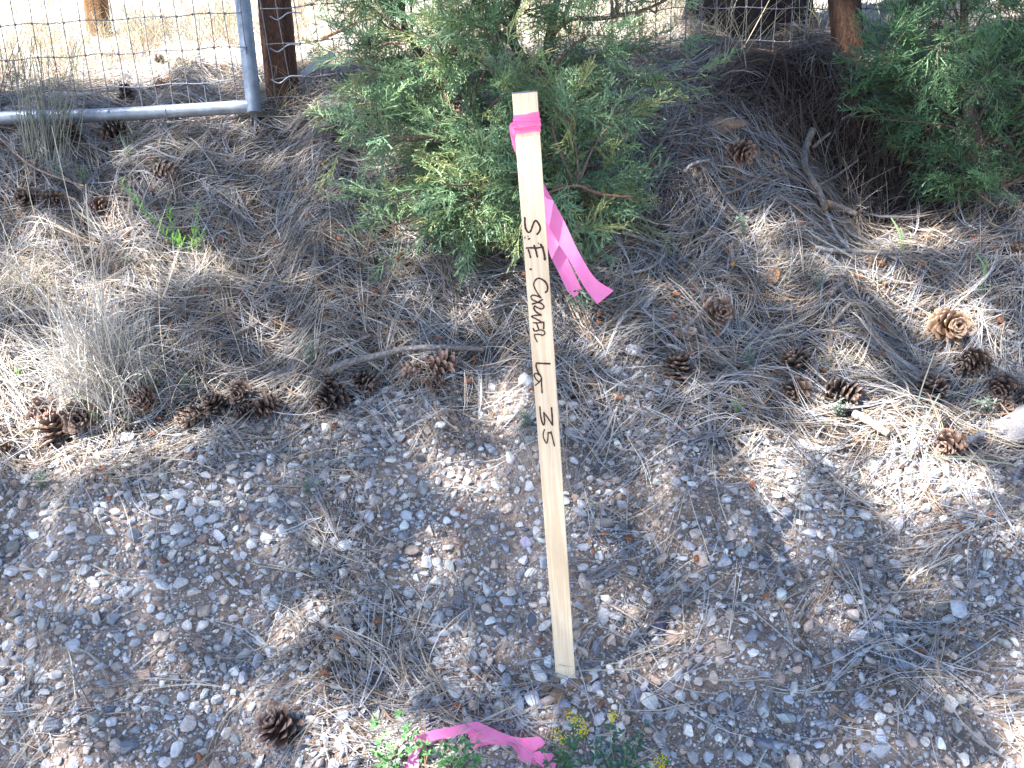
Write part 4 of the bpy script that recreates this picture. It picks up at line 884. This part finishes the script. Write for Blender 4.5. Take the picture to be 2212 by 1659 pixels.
STRAW = [(.46, .42, .36), (.40, .37, .34), (.52, .45, .34), (.35, .33, .32), (.44, .36, .26)]
def tussock(name, u, v, parts, label, cat, group=None):
    g_ = G(u, v); root_mb = []
    if len(parts) == 1:
        mb = MB(); r = blades(g_, *parts[0][1:]); mb.add(r[0], r[1], None, r[2]); o = mb.obj(name, m_grass, origin=g_); return tag(o, label, cat, group)
    root = empty(name, g_, label, cat, group)
    for p in parts:
        mb = MB(); r = blades(g_, *p[1:]); mb.add(r[0], r[1], None, r[2]); o = mb.obj(p[0], m_grass, root)
    return root
STRAW2 = [(.52, .50, .46), (.42, .41, .40), (.58, .53, .46), (.28, .28, .28), (.40, .37, .32)]
GREEN = [(.16, .30, .08), (.20, .34, .10), (.12, .24, .08)]
tussock('bunch_grass', 235, 850, [('dead_blades', 850, .052, (.14, .30), .26, .0023, STRAW2, 21, 9, .8), ('green_blades', 40, .06, (.06, .14), .5, .002, GREEN, 22), ('seed_stalk', 46, .06, (.34, .62), .16, .0028, [(.60, .52, .40), (.52, .46, .38)], 23, 10, .35)], 'dead grey-tan bunch grass tussock with wispy stalks at the left', 'grass tussock')
tussock('bunch_grass', 30, 640, [('dead_blades', 420, .07, (.10, .22), .6, .0015, STRAW, 24, 8, .8), ('green_blades', 10, .04, (.06, .12), .4, .002, GREEN, 25)], 'smaller matted dead grass clump at the left edge', 'grass tussock')
tussock('bunch_grass', 440, 610, [('dead_blades', 260, .05, (.06, .13), .7, .0014, STRAW, 26)], 'low flattened clump of pale dead grass beside the bright green weed', 'grass tussock')
tussock('bunch_grass', 1690, 580, [('dead_blades', 160, .04, (.05, .11), .9, .0014, STRAW, 27)], 'tiny bright dead grass clump in the sun right of the juniper', 'grass tussock')
tussock('bunch_grass', 1560, 150, [('dead_blades', 26, .05, (.15, .42), .5, .0022, [(.42, .34, .22), (.36, .30, .2)], 28, 9, .5)], 'long arching straw-coloured grass blades in front of the broad trunk', 'grass tussock')
tussock('bunch_grass', 605, 238, [('dead_blades', 70, .05, (.06, .2), .5, .0018, [(.42, .34, .22), (.36, .30, .2)], 29, 9, .5)], 'sparse dry grass curling round the foot of the dark gate-side post', 'grass tussock')
tussock('bunch_grass', 1860, 470, [('dead_blades', 90, .06, (.08, .2), .7, .0016, [(.36, .3, .24), (.3, .25, .2)], 30, 8, .4)], 'dry stems tangled around the crooked branch', 'grass tussock')
def bladeset(name, base, tips, wpx, cols, label, cat='grass'):
    b = G(*base); d = depth(b); mb = MB()
    for (u, v, dd), wp in zip(tips, wpx if isinstance(wpx, (list, tuple)) else [wpx]*len(tips)):
        e = P(u, v, d+dd); gz_ = float(H(e[0], e[1]))+.01; e[2] = max(e[2], gz_); m = (b+e)/2+np.array([rng.normal(0, .006), 0, .012])
        pth = spline([b, m, e], 6)[None]; c = np.array(cols)[rng.integers(0, len(cols))][None]; r = ribbons(pth, np.array([wp*d/FPX]), np.array([rng.uniform(-.5, .5)+1.2]), c, np.linspace(1, .3, pth.shape[1])**.6); mb.add(r[0], r[1], None, r[2])
    o = mb.obj(name, m_green, origin=b); return tag(o, label, cat)
BG = [(.22, .33, .16), (.28, .36, .22), (.34, .38, .26)]
bladeset('grass_plant', (1965, 992), [(2018, 762, -.10), (2050, 745, -.08), (2030, 850, -.10), (2240, 1030, .0), (2300, 1010, 0), (2150, 1000, -.05), (1900, 880, -.02), (1930, 1060, -.02), (2010, 1180, -.05)], [7, 6, 5, 5, 4, 4, 4, 4, 4], [(.5, .52, .42), (.42, .46, .36)], 'grass plant with tall pale blades left of the boulder')
bladeset('grass_plant', (2118, 632), [(2108, 548, -.03), (2130, 556, -.02), (2145, 640, 0), (2098, 640, 0)], [8, 8, 4, 4], [(.18, .30, .12), (.22, .34, .15)], 'two broad upright green grass blades near the right edge')
bladeset('grass_plant', (1775, 812), [(1868, 662, .0), (1838, 735, -.01), (1810, 760, 0)], [5, 6, 4], BG, 'slender green grass blade leaning right above the stacked cones')
bladeset('grass_plant', (1950, 640-85), [(1945, 490, -.01), (1965, 500, 0), (1925, 470, 0)], 5, BG, 'thin grey-green grass blades below the right juniper')
bladeset('grass_plant', (1592, 890), [(1582, 868, 0), (1606, 870, 0), (1600, 862, 0)], 4, [(.2, .42, .1)], 'tiny bright green grass sprout on the gravel margin')
bladeset('grass_plant', (2195, 960), [(2140, 900, -.02), (2160, 870, -.03), (2130, 1000, 0), (2142, 930, 0)], 4, [(.5, .46, .4)], 'dry pale stems standing left of the boulder')
bladeset('grass_plant', (280, 340), [(268, 255, 0), (283, 250, 0), (296, 262, 0), (310, 280, 0), (262, 280, 0), (275, 268, -.02)], 4, [(.22, .27, .17), (.28, .28, .2)], 'grey-green upright stems in front of the gate pipe sleeve')

def leafy(name, stems, leaf, label, cat='plant', d0=None, stemcol=(.2, .3, .12), leafcol=((.12, .26, .08), (.16, .32, .10)), flowers=None, swpx=2.4, hgt=.0):
    """stems: pixel polylines base->tip; each stem is a part-mesh of the one plant; leaves are joined in 'leaves'"""
    b0 = G(*stems[0][0]); root = empty(name, b0, label, cat); ms = MB(); ml = MB()
    for k, s in enumerate(stems):
        b = G(*s[0]); d = depth(b); n = len(s); pts = [b]
        for i, (u, v) in enumerate(s[1:], 1):
            p = P(u, v, d-leaf.get('toward', .03)*i/(n-1)); gz_ = float(H(p[0], p[1]))+.006; 
            if p[2] < gz_: p = G(u, v, .008)
            pts.append(p)
        q = spline(pts, 6); tube(ms, q, np.linspace(swpx/2*d/FPX, swpx/4*d/FPX, len(q)), 5, stemcol, cap=False)
        cl = np.concatenate([[0], np.cumsum(np.linalg.norm(np.diff(q, axis=0), axis=1))]); T = cl[-1]; s0 = leaf.get('start', .25)*T; step = leaf['step']; i = 0
        pos = s0
        while pos <= T+1e-6:
            p = np.array([np.interp(pos, cl, q[:, a]) for a in range(3)]); j = min(np.searchsorted(cl, pos), len(q)-1); j = max(j, 1); td = q[j]-q[j-1]; td /= np.linalg.norm(td)+1e-9
            az = i*2.4+rng.normal(0, .3); sd = np.array([math.cos(az), math.sin(az)*.8, .25+rng.normal(0, .15)]); d_ = td*leaf.get('fwd', .6)+sd; d_ /= np.linalg.norm(d_)
            L = leaf['len']*rng.uniform(.7, 1.15)*(1-.3*pos/T); nl = leaf.get('n', 1); pet = leaf.get('pet', 0)*L
            for m in range(nl):
                a = (m-(nl-1)/2)*leaf.get('fan', .9); sv = np.cross(d_, [0, 0, 1.]); sv /= np.linalg.norm(sv)+1e-6; dd = d_*math.cos(a)+sv*math.sin(a); w = L*leaf['w']; pp = p+d_*pet; sv2 = np.cross(dd, [0, 0, 1.]); sv2 /= np.linalg.norm(sv2)+1e-6
                up_ = np.cross(sv2, dd); prof = leaf.get('prof', (.15, .8, 1, .75, .1)); V = []
                for kk, wv_ in enumerate(prof):
                    t = kk/(len(prof)-1); c_ = pp+dd*L*t+up_*(-.15*L*t*t); V += [c_-sv2*w*wv_/2+up_*w*.18*wv_, c_, c_+sv2*w*wv_/2+up_*w*.18*wv_]
                Q = [(kk*3+a_, kk*3+a_+1, kk*3+3+a_+1, kk*3+3+a_) for kk in range(len(prof)-1) for a_ in (0, 1)]
                col = np.array(leafcol[rng.integers(0, len(leafcol))])*(1+.15*rng.normal()); ml.add(np.array(V), Q, None, np.clip(col, .02, 1))
            pos += step*rng.uniform(.7, 1.3); i += 1
    ms.obj('stems' if False else 'stem', m_green, root); ml.obj('leaf', m_green, root)
    if flowers:
        mf = MB()
        for (u, v, hpx, cnt) in flowers:
            d = depth(b0)-.035; p = P(u, v, d); h_ = hpx*d/FPX
            for _ in range(cnt):
                c_ = p+np.array([rng.normal(0, h_*.28), rng.normal(0, h_*.2), rng.normal(0, h_*.35)]); dr = rng.normal(size=3)+np.array([0, -.6, -.3]); dr /= np.linalg.norm(dr); sv = np.cross(dr, [.1, .2, 1]); sv /= np.linalg.norm(sv); L = .0042; w = .0013
                up_ = np.cross(sv, dr); V = [c_, c_+dr*L*.5+sv*w, c_+dr*L*.5+up_*w, c_+dr*L*.5-sv*w, c_+dr*L*.5-up_*w, c_+dr*L]
                mf.add(np.array(V), None, [(0, 1, 2), (0, 2, 3), (0, 3, 4), (0, 4, 1), (5, 2, 1), (5, 3, 2), (5, 4, 3), (5, 1, 4)], (.80, .68, .03))
        mf.obj('flower', m_flower, root)
    return root
m_flower = mat('yellow petals', attr=True, rough=.5, transl=.3)
NARROW = dict(step=.006, len=.032, w=.2, fwd=1.1, start=.12)
leafy('green_weed', [[(412, 548), (390, 520), (372, 490), (366, 448)], [(412, 548), (418, 510), (425, 480), (424, 447)], [(410, 548), (370, 520), (330, 475), (300, 440), (262, 395)], [(413, 548), (430, 525), (437, 500)], [(410, 550), (395, 535), (370, 512)]], NARROW,
      'bright green narrow-leaved weed sprouting from the shaded needles', leafcol=((.22, .48, .06), (.28, .55, .08), (.2, .4, .1)))
ART = dict(step=.0055, len=.017, w=.22, fwd=.9, start=.1, n=3, fan=.7)
SAGE = ((.26, .33, .26), (.30, .36, .28), (.22, .30, .22))
for u, v, h, w, lab in ((670, 790, 60, 26, 'feathery grey-green sprig above the thin pale stick'), (1140, 935, 52, 24, 'feathery grey-green sprig touching the left edge of the stake'), (1768, 640, 60, 26, 'grey-green sprig on needles below the level slim stick'),
                        (1620, 800, 52, 22, 'grey-green sprig left of the stacked cone pair'), (1815, 910, 46, 26, 'grey-green sprig in front of the big sunlit cone'), (1602, 520, 60, 16, 'faint grey-green sprig in the shade right of the juniper'),
                        (130, 400, 60, 34, 'pale sage-green sprig under the grey stems at far left'), (172, 925, 40, 22, 'pale green sprig growing against the large dark cone of the trio'), (665, 1075, 44, 36, 'low grey-green sprig on the needle drift at the gravel edge'),
                        (88, 1060, 44, 26, 'small green sprig on the left gravel'), (400, 855, 50, 20, 'pale sprig beside the yellow-tan bark flake'), (2135, 905, 50, 30, 'pale branching sprig above the boulder'), (272, 578, 26, 14, 'small pale sprig above the dead tussock')):
    st_ = [[(u, v), (u+rng.uniform(-.3, .3)*w, v-h*.5), (u+dx*w, v-h*(1-.25*abs(dx)))] for dx in (-.8, 0, .7)]
    leafy('sagebrush_sprig', st_, ART, lab, 'sprig', leafcol=SAGE, stemcol=(.3, .33, .25), swpx=2)
for u, v, h, w, lab in ((38, 820, 30, 26, 'bright green seedling at the left edge beside the tussock'), (145, 800, 26, 22, 'bright green seedling within the dead tussock'), (178, 395, 36, 24, 'bright green narrow-leaved sprout right of the pale sage sprig'), (278, 345, 20, 12, 'tiny green sprout right of the cones under the pipe')):
    leafy('seedling', [[(u, v), (u-w*.5, v-h)], [(u, v), (u+w*.4, v-h*.9)], [(u, v), (u, v-h)]], dict(step=.006, len=.016, w=.2, fwd=1., start=.2), lab, 'seedling', leafcol=((.22, .42, .08), (.25, .45, .12)))
# tall grey stems at the left
sst = []
for i in range(60):
    bu = rng.uniform(45, 165); bv = rng.uniform(330, 385); hh = rng.uniform(120, 260); ln = rng.uniform(-50, 45)
    sst.append([(bu, bv), (bu+ln*.4+rng.normal(0, 3), bv-hh*.5), (bu+ln+rng.normal(0, 8), bv-hh)])
leafy('grey_shrub', sst, dict(step=.02, len=.012, w=.25, fwd=1.3, start=.25, toward=-.02), 'clump of thin grey-green upright stems in front of the gate mesh at left', 'shrub', leafcol=((.22, .28, .17), (.28, .30, .20)), stemcol=(.30, .29, .23), swpx=2.6)
sst = []
for i in range(20):
    bu = rng.uniform(-40, 60); bv = rng.uniform(180, 260); hh = rng.uniform(80, 200); ln = rng.uniform(-30, 60)
    sst.append([(bu, bv), (bu+ln*.4, bv-hh*.5), (bu+ln, bv-hh)])
leafy('grey_shrub', sst, dict(step=.02, len=.01, w=.3, fwd=1.2, start=.4, toward=-.02), 'brownish dry seed-headed weeds in the field at the top left corner', 'shrub', leafcol=((.36, .25, .2), (.3, .22, .16)), stemcol=(.34, .27, .2), swpx=2.2)
# clovers at the bottom
CLO = dict(step=.014, len=.0155, w=.5, fwd=.7, start=.15, n=3, fan=1.1, pet=.5)
CC = ((.10, .24, .09), (.13, .29, .10), (.16, .33, .13))
leafy('clover_plant', [[(905, 1660), (898, 1600), (878, 1565), (860, 1535)], [(905, 1660), (925, 1630), (912, 1600)], [(905, 1660), (890, 1620), (872, 1575)]], CLO, 'green clover stem climbing over the left end of the dropped ribbon', leafcol=CC)
leafy('clover_plant', [[(850, 1690), (835, 1630), (818, 1580), (806, 1548)], [(850, 1690), (855, 1640), (845, 1610)], [(860, 1690), (825, 1650), (812, 1620)]], CLO, 'green clover at the bottom, leftmost of the group', leafcol=CC)
leafy('clover_plant', [[(985, 1680), (975, 1630), (965, 1602)], [(985, 1680), (1000, 1630), (1025, 1605)], [(985, 1680), (1020, 1650), (1045, 1640)], [(985, 1680), (950, 1640), (945, 1615)], [(985, 1680), (1000, 1650), (990, 1600)]], CLO, 'bushy green clover inside the curve of the dropped ribbon', leafcol=CC)
leafy('clover_plant', [[(1205, 1680), (1212, 1620), (1240, 1580), (1262, 1540)], [(1205, 1680), (1225, 1620), (1255, 1590)], [(1205, 1680), (1180, 1640), (1170, 1612)], [(1210, 1680), (1240, 1650), (1262, 1645)], [(1210, 1680), (1215, 1640), (1196, 1600)], [(1215, 1680), (1235, 1620), (1245, 1560)]], CLO, 'yellow-flowered clover at the right end of the dropped ribbon', leafcol=((.10, .2, .12), (.13, .24, .13)),
      flowers=[(1250, 1560, 30, 46), (1262, 1580, 22, 40), (1238, 1548, 22, 24), (1212, 1596, 26, 24), (1200, 1585, 22, 18), (1230, 1545, 18, 14)])
leafy('clover_plant', [[(1330, 1700), (1325, 1640), (1318, 1590), (1325, 1548)], [(1330, 1700), (1370, 1620), (1392, 1560)], [(1330, 1700), (1290, 1640), (1282, 1600)], [(1335, 1700), (1350, 1640), (1345, 1585)], [(1335, 1700), (1310, 1640), (1300, 1610)], [(1340, 1700), (1372, 1640), (1365, 1600)]], CLO, 'bluish-green clover with one yellow flower head near the bottom centre', leafcol=((.08, .17, .12), (.10, .2, .13)),
      flowers=[(1324, 1548, 22, 50)])
leafy('clover_plant', [[(1425, 1710), (1430, 1670), (1435, 1640)], [(1420, 1710), (1400, 1670), (1380, 1655)]], CLO, 'partly hidden clover with yellow flowers at the bottom edge', leafcol=CC, flowers=[(1430, 1645, 30, 50), (1415, 1660, 26, 30)])

# dry grass of the field beyond the fence
mb = MB(); n = 0
for i in range(800):
    x_ = rng.uniform(-3.4, 3.8); y_ = 3.05+abs(rng.normal(0, 1.6)); u_, v_, d_ = proj(np.array([[x_, y_, float(H(x_, y_))]]))
    if v_[0] > 190 and u_[0] > 560: continue
    r = blades((x_, y_, 0), 26, .05, (.06, .22), .45, .0026, [(.40, .33, .23), (.32, .27, .2), (.28, .32, .18), (.32, .22, .16), (.2, .17, .13)], 1000+i, 5, .5); mb.add(r[0], r[1], None, r[2])
o = mb.obj('field_grass', m_grass); kind(o, 'stuff', 'sparse dry grass in the sunlit field beyond the fence', 'grass')
